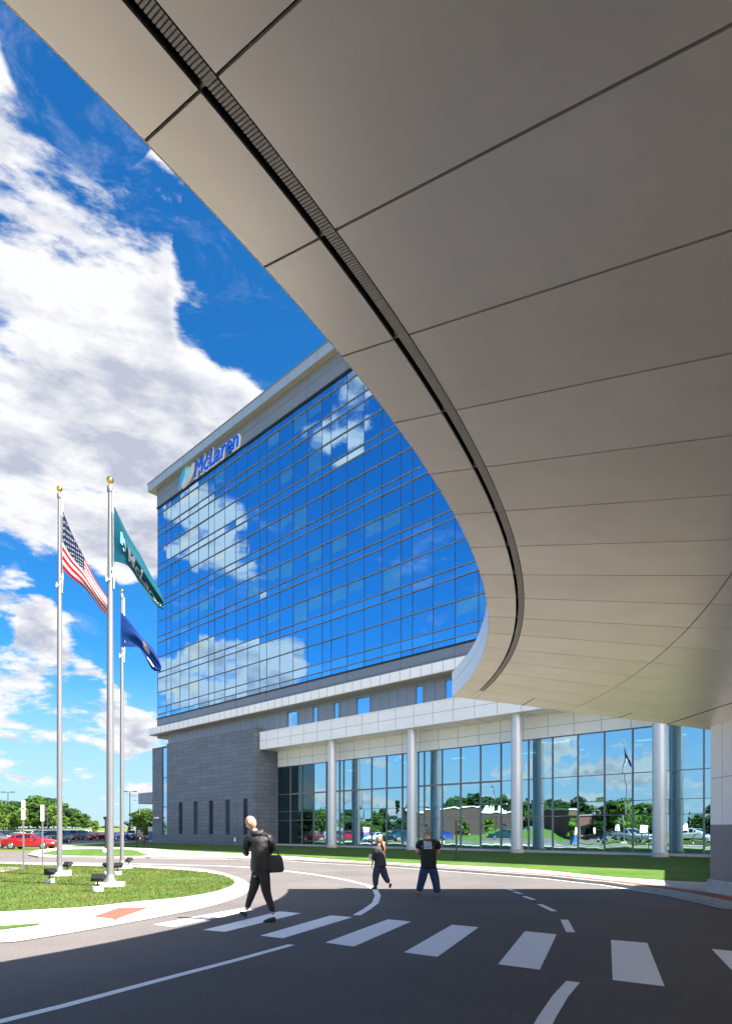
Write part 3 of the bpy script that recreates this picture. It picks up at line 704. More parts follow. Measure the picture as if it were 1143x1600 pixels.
# ------------------------------------------------------------------ the big curved canopy
CC = Vector((-15.0676, 13.3889)); RIM = 17.397; SLP = .667 / 5.109; APX = CAMZ + 1.667 * 3.4051
def cz(r): return APX - SLP * r
ZT = 5.77; ROUT = 33.0; YF = 15.58
JA = [-33.85 + 2.72 * i for i in range(-22, 18)]
croot = thing('entrance_canopy', 'huge curved entrance canopy with beige panelled underside sweeping overhead', 'canopy', (8.9, 14.8, .45))
CL = Vector((8.9, 14.8, .45))
def cp(r, a, dz=0.0):
    return (CC.x + r * cos(R(a)) - CL.x, CC.y + r * sin(R(a)) - CL.y, cz(r) + dz - CL.z)
def amax(r): return math.degrees(math.asin(min(1, (YF - CC.y) / r)))
def ring(name, r0, r1, m, gap=.016, dz=0.0, splits=None, thick=.02):
    """panels between two radii, one per joint sector, with real open joints"""
    t = MB()
    js = [a for a in JA]
    for a0, a1 in zip(js[:-1], js[1:] + []):
        last = a1 > amax(r1) - .3
        for (q0, q1) in ((r0, r1),):
            if a0 >= amax(q1): continue
            g0_ = math.degrees(gap / 2 / q0); n = 4; top = []
            A = []
            for i in range(n + 1):
                u = i / n
                A.append(u)
            def ang(r, u):
                e = min(a1, amax(r)) ; return a0 + g0_ + (e - (0 if e < a1 else g0_) - a0 - g0_) * u
            nr = max(1, int((q1 - q0) / 1.5))
            rs = [q0 + gap / 2 + (q1 - q0 - gap) * v / nr for v in range(nr + 1)]
            vs = [cp(r, ang(r, u), dz) for r in rs for u in A]
            fs = [(v * (n + 1) + i, v * (n + 1) + i + 1, (v + 1) * (n + 1) + i + 1, (v + 1) * (n + 1) + i) for v in range(nr) for i in range(n)]
            b = len(vs); vs2 = [(x, y, z + thick) for x, y, z in vs]
            rim = [i for i in range(n)] ; side = []
            for i in range(n): side += [(i, i + 1, b + i + 1, b + i), (nr * (n + 1) + i, nr * (n + 1) + i + 1, b + nr * (n + 1) + i + 1, b + nr * (n + 1) + i)]
            for v in range(nr): side += [(v * (n + 1), (v + 1) * (n + 1), b + (v + 1) * (n + 1), b + v * (n + 1)), (v * (n + 1) + n, (v + 1) * (n + 1) + n, b + (v + 1) * (n + 1) + n, b + v * (n + 1) + n)]
            t.add(vs + vs2, fs + side)
        if last and a1 > amax(r0): pass
    o = t.build(name, m, croot)
    return o
SL0, SL1 = 17.83, 17.935
ring('edge_soffit', RIM, SL0, M_soffit)
ring('main_soffit', SL1, 20.335, M_soffit)
ring('outer_soffit', 20.335, 24.6, M_soffit)
ring('outer_soffit', 24.6, ROUT, M_soffit)
# the strip between slot end and the far edge
# dark layer above the open joints, slot box and grille
def band(name, r0, r1, dz0, m, a_lo=JA[0], a_hi=99, nr=1, na=120):
    t = MB(); vs = []
    for v in range(nr + 1):
        r = r0 + (r1 - r0) * v / nr; hi = min(a_hi, amax(r) - .02)
        for i in range(na + 1): vs.append(cp(r, a_lo + (hi - a_lo) * i / na, dz0))
    fs = [(v * (na + 1) + i, v * (na + 1) + i + 1, (v + 1) * (na + 1) + i + 1, (v + 1) * (na + 1) + i) for v in range(nr) for i in range(na)]
    return t.add(vs, fs).build(name, m, croot)
band('backing', RIM + .02, SL0 - .002, .05, M_dark)
band('backing', SL1 + .004, ROUT - .02, .05, M_dark)
SLE = 4.1
t = MB()
na = 160
for rr, side in ((SL0, 0), (SL1, 1)):
    vs = []
    for i in range(na + 1):
        a = JA[0] + (SLE - JA[0]) * i / na; vs += [cp(rr, a, .0), cp(rr, a, .30)]
    t.add(vs, [(2 * i, 2 * i + 2, 2 * i + 3, 2 * i + 1) for i in range(na)])
t.build('slot_wall', M_dark, croot)
band('slot_top', SL0, SL1, .30, M_dark)
band('slot_end_panel', SL0, SL1, .0, M_soffit, 4.12, 99, 1, 10)
t = MB()
step = 2.72 / 44
a = JA[0]
while a < SLE:
    w = step * .64
    q = [cp(r, aa, dz) for dz in (.010, .034) for r, aa in ((SL0 + .028, a), (SL1, a), (SL1, a + w), (SL0 + .028, a + w))]
    t.add(q, [(0, 1, 2, 3), (4, 7, 6, 5), (0, 4, 5, 1), (1, 5, 6, 2), (2, 6, 7, 3), (3, 7, 4, 0)]); a += step
t.build('louvre_grille', M_slat, croot)
for a in JA:
    if a < SLE: 
        t = MB(); w = .018; q = [cp(r, aa, dz) for dz in (.012, .10) for r, aa in ((SL0, a - w), (SL1, a - w), (SL1, a + w), (SL0, a + w))]
        t.add(q, [(0, 1, 2, 3), (4, 7, 6, 5), (0, 4, 5, 1), (1, 5, 6, 2), (2, 6, 7, 3), (3, 7, 4, 0)]); t.build('slot_bracket', M_slat, croot)
# seams that run across the last panels near the far edge
t = MB()
for r, a0, a1 in ((19.17, 4.0, 99), (21.6, 4.0, 99), (22.84, -1.5, 99)):
    a1 = min(a1, amax(r)); w = .011
    q = [cp(rr, aa, dz) for dz in (-.0035, .004) for rr, aa in ((r - w, a0), (r + w, a0), (r + w, a1), (r - w, a1))]
    t.add(q, [(0, 1, 2, 3), (4, 7, 6, 5), (0, 4, 5, 1), (1, 5, 6, 2), (2, 6, 7, 3), (3, 7, 4, 0)])
t.build('panel_seam', M_dark, croot)
# rim fascia, far end fascia, roof deck
def rimstrip(name, r, z0, z1, m, th=.006):
    t = MB(); vs = []; n = 220
    for i in range(n + 1):
        a = JA[0] + (amax(RIM) - JA[0]) * i / n
        for rr, z in ((r, z0), (r, z1), (r + th, z1), (r + th, z0)): vs.append((CC.x + rr * cos(R(a)) - CL.x, CC.y + rr * sin(R(a)) - CL.y, z - CL.z))
    fs = [(4 * i + k, 4 * i + 4 + k, 4 * i + 4 + (k + 1) % 4, 4 * i + (k + 1) % 4) for i in range(n) for k in range(4)]
    return t.add(vs, fs).build(name, m, croot, smooth=True)
zr0 = cz(RIM)
rimstrip('rim_fascia', RIM + .0, zr0 - .001, zr0 + .36, M_canopy); rimstrip('rim_fascia', RIM + .0, zr0 + .372, ZT, M_canopy)
t = MB(); n = 30; vs = []
x0 = CC.x + RIM * cos(R(amax(RIM))); x1 = CC.x + ROUT * cos(R(amax(ROUT)))
for i in range(n + 1):
    x = x0 + (x1 - x0) * i / n; r = hypot(x - CC.x, YF - CC.y)
    for y, z in ((YF, cz(r) - .001), (YF, ZT), (YF - .006, ZT), (YF - .006, cz(r) - .001)): vs.append((x - CL.x, y - CL.y, z - CL.z))
t.add(vs, [(4 * i + k, 4 * i + 4 + k, 4 * i + 4 + (k + 1) % 4, 4 * i + (k + 1) % 4) for i in range(n) for k in range(4)]); t.build('end_fascia', M_canopy, croot)
t = MB(); vs = []; na = 120; nr = 4
for v in range(nr + 1):
    r = RIM + (ROUT - RIM) * v / nr
    for i in range(na + 1):
        a = JA[0] + (amax(r) - JA[0]) * i / na; vs.append((CC.x + r * cos(R(a)) - CL.x, CC.y + r * sin(R(a)) - CL.y, ZT + .01 - CL.z))
t.add(vs, [(v * (na + 1) + i, v * (na + 1) + i + 1, (v + 1) * (na + 1) + i + 1, (v + 1) * (na + 1) + i) for v in range(nr) for i in range(na)]); t.build('roof_deck', M_conc2, croot)
# link roof to the building
t = MB(); pts = [(13.0, 15.7), (15.9, 21.6), (20.5, 30.9), (34, 20), (26, 8), (17, 12)]
t.add([(x - CL.x, y - CL.y, 5.1 - CL.z) for x, y in pts] + [(x - CL.x, y - CL.y, 5.7 - CL.z) for x, y in pts], [tuple(range(6)), tuple(range(6, 12))[::-1]] + [(i, (i + 1) % 6, 6 + (i + 1) % 6, 6 + i) for i in range(6)])
t.build('link_roof', M_canopy, croot)
# pier
def pier(x0, y0, x1, y1, label, gx=0):
    zb = gz((y0 + y1) / 2) + .07
    pr = thing('canopy_pier', label, 'pier', ((x0 + x1) / 2, (y0 + y1) / 2, zb))
    ox, oy = (x0 + x1) / 2, (y0 + y1) / 2
    def B(t, a, b, c, d, z0, z1, mi=0): return t.box(a - ox, b - ox, c - oy, d - oy, z0 - zb, z1 - zb, mi)
    t = MB(); B(t, x0 - .05, x1 + .05, y0 - .05, y1 + .05, zb - .12, zb + .35); t.build('concrete_base', M_conc2, pr, bevel=.012)
    t = MB(); B(t, x0, x1, y0, y1, zb + .35, zb + 1.70); t.build('granite_base', M_granite, pr)
    t = MB(); ztop = cz(hypot(x0 - CC.x, y0 - CC.y)) + .12
    zs = [zb + 1.70, zb + 2.86, ztop]
    g = .008; ysplit = y0 + (y1 - y0) * .48
    for z0, z1 in zip(zs[:-1], zs[1:]):
        for c, d in ((y0, ysplit), (ysplit, y1)): B(t, x0, x0 + .05, c + g, d - g, z0 + g, z1 - g)
    B(t, x0, x1, y0 - .0, y0 + .04, ztop - .45, ztop, 0)
    t.build('white_cladding', M_white, pr)
    t = MB(); B(t, x0 + .02, x1 - .02, y0 + .03, y1 - .01, zb + 1.70, ztop - .02); t.build('grey_core', M_grey2, pr)
    return pr
pier(8.60, 14.28, 9.75, 15.28, 'white panelled pier on speckled granite base carrying the canopy at the right')
ORD = ['leftmost', 'second', 'third', 'fourth', 'fifth', 'sixth', 'seventh', 'eighth', 'ninth', 'tenth', 'eleventh', 'twelfth', 'thirteenth', 'fourteenth', 'fifteenth', 'sixteenth', 'seventeenth', 'eighteenth', 'nineteenth', 'twentieth']
def olab(a, k, b): return (a + ', leftmost ' + b) if k == 0 else (a + ', ' + ORD[k] + ' from the left ' + b)
# ------------------------------------------------------------------ flagpoles and flags
M_rope = mat('rope', (.75, .75, .74), .7)
def flagpole(px, base, top, r0, r1, label, cleat):
    x, y = G(px, base, .07); zb = gz(y) + .082
    p = thing('flagpole', label, 'flagpole', (x, y, zb), 0, 'flagpoles on the lawn island')
    zt = CAMZ + (HY - top) / F * y - zb
    t = MB(); t.lathe([(r0, .12), (r0 * .99, zt * .35), ((r0 * .6 + r1 * .4), zt * .65), (r1, zt - .45)], (0, 0, 0), 28); t.build('shaft', M_alum, p, smooth=True)
    t = MB(); t.lathe([(r0 * 2.1, .11), (r0 * 2.0, .15), (r0 * 1.35, .22), (r0 * 1.06, .36)], (0, 0, 0), 28); t.build('collar', M_alum, p, smooth=True)
    t = MB(); t.lathe([(r1 * 1.1, zt - .46), (r1 * 1.5, zt - .42), (r1 * 1.5, zt - .28), (r1 * .6, zt - .22), (r1 * .3, zt - .14)], (0, 0, 0), 20); t.build('truck', M_alum, p, smooth=True)
    t = MB(); t.sphere((0, 0, zt - .09), r1 * 1.75, 20, 12); t.build('gold_ball', M_gold, p, smooth=True)
    t = MB(); t.lathe([(.40, -.06), (.40, .10), (.385, .115)], (0, 0, 0), 32); t.build('concrete_base', M_conc2, p)
    zc = CAMZ + (HY - cleat) / F * y - zb
    hx = r0 * .9 + .01
    t = MB(); t.path([(hx * .75 + .02, -.03, zt - .4), (hx + .025, -.03, zc + .2), (hx + .02, -.03, zc - .5)], .011)
    t.path([(hx * .75 + .05, -.02, zt - .4), (hx + .055, -.03, zc + .3), (hx + .02, -.03, zc - .5)], .009)
    t.path([(hx + .02, -.03, zc), (hx - .02, -.14, zc - .25), (-hx * .6, -.12, zc - .33), (-hx, 0, zc - .1)], .018); t.sphere((hx + .02, -.05, zc), .045, 8, 6, 0, (.8, .8, 2.2))
    t.build('halyard', M_rope, p)
    return p, x, y, zb, zt
P1 = flagpole(93, 1369, 760, .093, .055, 'tall silver flagpole flying the striped flag with stars', 905)
P2 = flagpole(172, 1386, 745, .098, .055, 'silver flagpole with gold ball flying the teal flag, nearest pole on the lawn', 893)
P3 = flagpole(190.5, 1358, 920, .085, .05, 'silver flagpole flying the plain dark blue flag, farthest pole on the lawn', 1017)
def interp(L, s):
    n = len(L) - 1; u = min(max(s * n, 0), n - 1e-6); i = int(u); f_ = u - i
    p = [Vector(L[max(0, min(n, i + k))]) for k in (-1, 0, 1, 2)]
    return .5 * ((2 * p[1]) + (-p[0] + p[2]) * f_ + (2 * p[0] - 5 * p[1] + 4 * p[2] - p[3]) * f_ ** 2 + (-p[0] + 3 * p[1] - 3 * p[2] + p[3]) * f_ ** 3)
class Flag:
    def __init__(s, Y, topL, botL, folds, amp, ph=0):
        s.Y = Y; s.t = topL; s.b = botL; s.folds = folds; s.amp = amp; s.ph = ph
    def P(s, u, v, off=0.0):
        a = interp(s.t, u); b = interp(s.b, u)
        # hanging cloth: the folds fan out from the hoist
        k = sin(s.ph + v * s.folds * (1 + .4 * u) + u * 2.1); k2 = sin(v * s.folds * 2.3 + u * 5 + 1 + s.ph)
        e = min(1, u * 2.2)
        w = v + .06 * e * sin(v * pi) * sin(v * s.folds * 1.3 + u * 3 + s.ph)
        q = a * (1 - w) + b * w
        y = s.Y + s.amp * e * (k + .35 * k2) + off + .25 * u
        return Vector(((q.x - CX) / F * y, y, CAMZ + (HY - q.y) / F * y))
def flag_obj(name, label, fl, colfn, mats, loc, nx=84, ny=52):
    vs = [fl.P(i / nx, j / ny) - Vector(loc) for j in range(ny + 1) for i in range(nx + 1)]
    me = bpy.data.meshes.new(name); fs = [(j * (nx + 1) + i, j * (nx + 1) + i + 1, (j + 1) * (nx + 1) + i + 1, (j + 1) * (nx + 1) + i) for j in range(ny) for i in range(nx)]
    me.from_pydata([tuple(v) for v in vs], [], fs)
    for m in mats: me.materials.append(m)
    me.polygons.foreach_set('material_index', [colfn((i + .5) / nx, (j + .5) / ny) for j in range(ny) for i in range(nx)])
    me.polygons.foreach_set('use_smooth', [True] * len(fs))
    o = bpy.data.objects.new(name, me); COL.objects.link(o); o.location = loc; tagp(o, label, 'flag'); return o
def cloth(name, col):
    m = mat(name, col, .75, spec=.15); t = m.node_tree; b = t.nodes['Principled BSDF']; out = t.nodes['Material Output']
    tl = t.nodes.new('ShaderNodeBsdfTranslucent'); tl.inputs[0].default_value = (*col, 1); mx = t.nodes.new('ShaderNodeMixShader'); mx.inputs[0].default_value = .4
    t.links.new(b.outputs[0], mx.inputs[1]); t.links.new(tl.outputs[0], mx.inputs[2]); t.links.new(mx.outputs[0], out.inputs[0]); return m
C_red = cloth('cloth_red', (.40, .008, .018)); C_white = cloth('cloth_white', (.48, .47, .48)); C_navy = cloth('cloth_navy', (.012, .025, .07)); C_teal = cloth('cloth_teal', (.004, .075, .115)); C_blue = cloth('cloth_blue', (.008, .04, .19)); C_cream = cloth('cloth_cream', (.6, .5, .32)); C_orange = cloth('cloth_orange', (.55, .12, .03))
fl1 = Flag(P1[2] - .08, [(97.6, 797), (113, 835), (130, 868), (147, 902), (160, 922), (172, 940)], [(97.6, 888), (111, 902), (130, 917), (146, 936), (157, 952), (171, 966)], 4.5, .05)
def us(u, v):
    if u < .42 and v < 7 / 13:
        a = u / .42 * 12; b = v / (7 / 13) * 10
        ia, ib = round(a), round(b)
        if 0 < ia < 12 and 0 < ib < 10 and (ia + ib) % 2 == 0 and abs(a - ia) < .22 and abs(b - ib) < .22: return 1
        return 2
    return 0 if int(v * 13) % 2 == 0 else 1
flag_obj('flag', 'red and white striped flag with a starred blue canton', fl1, us, [C_red, C_white, C_navy], (P1[1] + .12, P1[2] - .08, 11.5), 120, 130)
fl2 = Flag(P2[2] - .09, [(178, 790), (190, 815), (204, 842), (220, 868), (236, 899), (249, 922), (256, 938)], [(178, 877), (196, 882), (206, 892), (218, 911), (231, 930), (243, 946), (255, 953)], 6.5, .08, .8)
f2 = flag_obj('flag', 'teal flag with white lettering and a pale emblem', fl2, lambda u, v: 0, [C_teal], (P2[1] + .15, P2[2] - .09, 10))
fl3 = Flag(P3[2] - .08, [(188.5, 956), (200, 968), (212, 983), (226, 1001), (239, 1013), (247, 1027), (252, 1042)], [(188.5, 1010), (203, 1011), (216, 1012), (225, 1024), (232, 1037), (239, 1047), (251, 1050)], 6, .10, 2)
f3 = flag_obj('flag', 'dark blue flag with a small faded crest', fl3, lambda u, v: (1 if hypot((u - .55) * 1.2, (v - .42)) < .10 else (2 if hypot((u - .50) * 1.2, (v - .26)) < .05 else (1 if abs(v - .8) < .05 and .6 < u < .82 else 0))), [C_blue, C_cream, C_orange], (P3[1] + .12, P3[2] - .08, 9))
# lettering sewn on the teal flag
me = textmesh("McLaren", 1.0, .02, 0, .2); bm = bmesh.new(); bm.from_mesh(me)
bmesh.ops.triangulate(bm, faces=bm.faces[:]); bmesh.ops.subdivide_edges(bm, edges=bm.edges[:], cuts=1); 
mx_ = max(v.co.x for v in bm.verts)
for v in bm.verts:
    p = fl2.P(.24 + .70 * v.co.x / mx_, .80 - .40 * v.co.y / .75, -.03); v.co = p - Vector(f2.location)
bm.to_mesh(me); bm.free(); me.materials.clear(); me.materials.append(C_white); o = bpy.data.objects.new('lettering', me); COL.objects.link(o); o.parent = f2
t = MB()
for cx_, cy_, a_ in ((.13, .45, 0), (.165, .55, 1)):
    q = [fl2.P(cx_ + dx, cy_ + dy, -.014) - Vector(f2.location) for dx, dy in ((-.02, .12), (.0, -.14), (.03, -.16), (.045, .02), (.012, .14))]
    t.add(q, [tuple(range(5))], a_)
t.build('emblem', [mat('emblem_cyan', (.1, .5, .75), .6), C_white], f2)
# ------------------------------------------------------------------ ground floodlights
def flood(px, py, rz, label, zoff=0):
    x, y = G(px, py, .07); zb = gz(y) + .082
    p = thing('ground_floodlight', label, 'floodlight', (x, y, zb), rz, 'floodlights around the flagpoles')
    t = MB(); t.lathe([(.145, -.05), (.145, .07), (.135, .14)], (0, 0, 0), 24); t.build('concrete_base', M_conc2, p)
    t = MB(); t.tube((0, 0, .14), (0, 0, .17), .05); t.tube((0, 0, .17), (0, 0, .29), .02); t.box(-.10, .10, -.012, .012, .28, .305); t.build('bracket', M_black, p)
    t = MB(); a = R(35)
    def rot(x_, y_, z_): return (x_, y_ * cos(a) - z_ * sin(a), .36 + y_ * sin(a) + z_ * cos(a))
    vs = [rot(*q) for q in [(-.16, -.10, -.05), (.16, -.10, -.05), (.19, .11, -.05), (-.19, .11, -.05), (-.14, -.09, .04), (.14, -.09, .04), (.17, .10, .05), (-.17, .10, .05)]]
    t.add(vs, [(0, 3, 2, 1), (4, 5, 6, 7), (0, 1, 5, 4), (1, 2, 6, 5), (2, 3, 7, 6), (3, 0, 4, 7)])
    for i in range(7): 
        q = -.12 + i * .04
        t.add([rot(q, -.08, -.08), rot(q + .012, -.08, -.08), rot(q + .012, .09, -.08), rot(q, .09, -.08), rot(q, -.08, -.05), rot(q + .012, -.08, -.05), rot(q + .012, .09, -.05), rot(q, .09, -.05)], [(0, 3, 2, 1), (0, 1, 5, 4), (1, 2, 6, 5), (2, 3, 7, 6), (3, 0, 4, 7)])
    t.build('lamp_head', M_black, p, bevel=.006)
    return p
flood(77.5, 1381, .2, 'black floodlight on a round concrete base left of the tallest flagpole')
flood(105, 1366, -.3, 'black floodlight behind the base of the tallest flagpole')
flood(152.5, 1394, .1, 'black floodlight on a round concrete base left of the teal flag pole')
flood(184, 1368, .2, 'black floodlight right behind the teal flag pole')
flood(201, 1357, -.6, 'small black floodlight right of the farthest flagpole base')
flood(168, 1368, 2.6, 'black floodlight mostly hidden behind the teal flag pole')
# ------------------------------------------------------------------ narrow vertical signs on posts
M_signw = mat('sign_face', (.62, .60, .66), .5); M_signr = mat('sign_red', (.50, .05, .06), .5)
GL = {'a': [(0, 0, 1, .2), (0, 0, .25, 1), (0, .8, 1, 1)], 'b': [(0, 0, .25, 1), (.75, 0, 1, 1), (0, .8, 1, 1)], 'c': [(0, 0, .25, 1), (.75, 0, 1, 1), (0, .4, 1, .6), (0, .8, 1, 1)], 'd': [(.37, 0, .63, 1), (0, .8, 1, 1)]}
def postsign(px, py, ptop, pbot, label):
    x, y = G(px, py, .07); zb = gz(y) + .07; p = thing('post_sign', label, 'sign', (x, y, zb), .12, 'narrow upright signs on the lawn island')
    z1 = CAMZ + (HY - ptop) / F * y - zb; z0 = CAMZ + (HY - pbot) / F * y - zb
    t = MB(); t.box(-.028, .028, -.01, .02, -.1, z0 + .3); t.build('post', M_alum, p)
    t = MB(); t.box(-.075, .075, -.022, -.012, z0, z1); t.build('sign_plate', M_signw, p)
    t = MB(); hh = (z1 - z0) / 6
    for i, c in enumerate('bacad'):
        zz_ = z1 - hh * (i + 1) + .0
        for a, b, c_, d in GL[c]: t.box(-.042 + a * .084, -.042 + c_ * .084, -.027, -.022, zz_ + b * hh * .62, zz_ + d * hh * .62)
    t.build('red_marks', M_signr, p)
postsign(36.6, 1361, 1250.5, 1281, 'narrow upright white sign with red marks, left and nearer one on its silver post')
postsign(66.5, 1356, 1258, 1283.5, 'narrow upright white sign with red marks, farther one close to the tallest flagpole')
# ------------------------------------------------------------------ lamps
def bollard(px, py, top, label, r=.045, k=.1):
    x, y = G(px, py, k); zb = gz(y) + k; h = (py - top) / F * y
    p = thing('light_column', label, 'lamp post', (x, y, zb), 0, 'slim black light columns by the walk')
    t = MB(); t.lathe([(r * 2, 0), (r * 2, .03), (r, .05), (r, h - .3)], (0, 0, 0), 14); t.build('shaft', M_black, p, smooth=True)
    t = MB(); t.lathe([(r * 1.25, h - .3), (r * 1.25, h - .02), (r * 1.1, h)], (0, 0, 0), 14); t.build('lamp_head', M_black, p, smooth=True); return p
bollard(712.6, 1346.5, 1280, 'slim black light column on the lawn right of the man in the black shirt')
bollard(213.3, 1324.3, 1288, 'slim black light column at the pale path left of the slate wall, left one', .05)
bollard(225.5, 1322.5, 1292, 'slim black light column at the pale path left of the slate wall, right one', .05)
x, y = G(165, 1332, .1); p = thing('lantern_post', 'short black lantern post on a concrete base between the flagpoles', 'lamp post', (x, y, .1))
h = 56 / F * y; t = MB(); t.lathe([(.33, -.05), (.33, .24), (.31, .26)], (0, 0, 0), 24); t.build('concrete_base', M_conc2, p)
t = MB(); t.lathe([(.13, .26), (.13, .3), (.065, .34), (.06, h - .28)], (0, 0, 0), 14); t.build('shaft', M_black, p)
t = MB(); t.lathe([(.04, h - .28), (.14, h - .22), (.16, h - .1), (.22, h - .06), (.04, h)], (0, 0, 0), 14); t.build('lantern', M_black, p)
def tallpole(x, y, h, label, m=M_black, arm=True, curved=False, r=.09, grp='tall parking lot lights'):
    p = thing('parking_light', label, 'street light', (x, y, 0), 0, grp)
    t = MB(); t.lathe([(.28, 0), (.28, .7)], (0, 0, 0), 14); t.build('concrete_base', M_conc2, p)
    t = MB(); t.tube((0, 0, .7), (0, 0, h), r, r * .6, 12); t.build('shaft', m, p)
    t = MB()
    if curved: t.path([(0, 0, h - .02), (-.25, 0, h + .35), (-.8, 0, h + .5), (-1.3, 0, h + .45)], .05); t.box(-1.9, -1.2, -.15, .15, h + .38, h + .5)
    else: t.box(-1.1, 1.1, -.04, .04, h - .03, h + .03); t.box(-1.15, -.55, -.2, .2, h, h + .1); t.box(.55, 1.15, -.2, .2, h, h + .1)
    t.build('lamp_arm', m, p); return p
def at(px, Z): return ((px - CX) / F * Z, Z)
tallpole(*at(12.5, 105), 8.2, 'tall black parking light at the left edge before the wood')
tallpole(*at(203, 105), 8.3, 'tall black parking light with a T head behind the flagpoles')
tallpole(*at(218, 122), 7.6, 'tall grey parking light just left of the side canopy', M_alum)
tallpole(*at(74.5, 90), 4.7, 'pale curved arm street light left of the tallest flagpole', M_alum, curved=True, grp=None)
# pylon sign
M_pblue = mat('pylon_blue', (.02, .12, .42), .4); M_pwhite = mat('pylon_white', (.75, .77, .8), .4)
def pylon(x, y, rz, label, h=2.2, w=.85):
    p = thing('pylon_sign', label, 'sign', (x, y, gz(y)), rz, None)
    t = MB(); t.box(-w / 2, w / 2, -.12, .12, .12, h * .62); t.build('lower_panel', M_pblue, p, bevel=.01)
    t = MB(); t.box(-w / 2, w / 2, -.125, .125, h * .70, h); t.box(-w / 2 + .08, w / 2 - .08, -.1, .1, 0, .12); t.build('upper_panel', M_pwhite, p, bevel=.01)
    t = MB(); t.box(-w / 2 - .005, w / 2 + .005, -.128, .128, h * .62, h * .70); t.build('red_band', M_signr, p); return p
pylon(*at(236, 92), .3, 'blue and white directional pylon with red band left of the slate wall')
# ------------------------------------------------------------------ cars
M_tyre = mat('tyre', (.02, .02, .02), .8); M_rim = mat('rim', (.5, .5, .52), .3, metal=.8); M_cglass = mat('car_glass', (.01, .016, .02), .03, spec=.8)
M_hl = mat('headlight', (.75, .78, .8), .1, metal=.5); M_tl = mat('tail_light', (.5, .01, .01), .25); M_trim = mat('black_trim', (.02, .02, .02), .5); M_plate = mat('plate', (.7, .7, .7), .5)
paints = {}
def paint(n, c):
    if n not in paints: paints[n] = mat('paint_' + n, c, .28, metal=.35, coat=1.0)
    return paints[n]
PC = dict(red=(.42, .008, .012), grey=(.10, .10, .11), white=(.75, .75, .76), black=(.015, .015, .017), maroon=(.13, .01, .015), blue=(.01, .07, .42), silver=(.45, .46, .48), navy=(.012, .03, .09), brown=(.12, .06, .035), teal=(.01, .06, .08))
SH = {
 'sedan': dict(L=4.75, W=.91, body=[(-2.37, .42, .80, .80), (-2.25, .30, .93, .86), (-1.7, .24, 1.00, .90), (-.9, .2, .97, .91), (0, .2, .96, .91), (.85, .2, .98, .91), (1.5, .22, .88, .90), (2.1, .26, .76, .86), (2.36, .36, .62, .76)],
   cab=[(-1.85, 1.00, 1.01, .78, .74), (-1.15, .98, 1.36, .82, .62), (-.4, .96, 1.45, .84, .64), (.3, .96, 1.42, .84, .64), (1.25, .94, .99, .80, .74)], wr=.335, wx=(-1.42, 1.42)),
 'suv': dict(L=4.75, W=.95, body=[(-2.36, .45, 1.0, .86), (-2.28, .34, 1.12, .91), (-1.5, .28, 1.14, .95), (-.5, .26, 1.12, .95), (.6, .26, 1.12, .95), (1.3, .28, 1.08, .94), (2.0, .32, .98, .90), (2.36, .42, .82, .80)],
   cab=[(-2.3, 1.12, 1.14, .84, .80), (-2.0, 1.12, 1.66, .86, .68), (-.8, 1.12, 1.74, .87, .70), (.25, 1.12, 1.68, .87, .70), (1.15, 1.08, 1.13, .84, .78)], wr=.37, wx=(-1.42, 1.45)),
 'pickup': dict(L=5.7, W=1.0, body=[(-2.85, .5, 1.12, .92), (-2.78, .4, 1.16, .98), (-1.5, .36, 1.16, 1.0), (-.4, .36, 1.14, 1.0), (1.1, .36, 1.16, 1.0), (1.7, .38, 1.18, .99), (2.5, .40, 1.12, .96), (2.84, .5, .95, .86)],
   cab=[(-1.15, 1.12, 1.72, .90, .74), (-1.05, 1.12, 1.84, .90, .76), (-.2, 1.12, 1.88, .90, .76), (.55, 1.12, 1.84, .90, .76), (1.35, 1.14, 1.18, .88, .84)], wr=.42, wx=(-1.75, 1.78))}
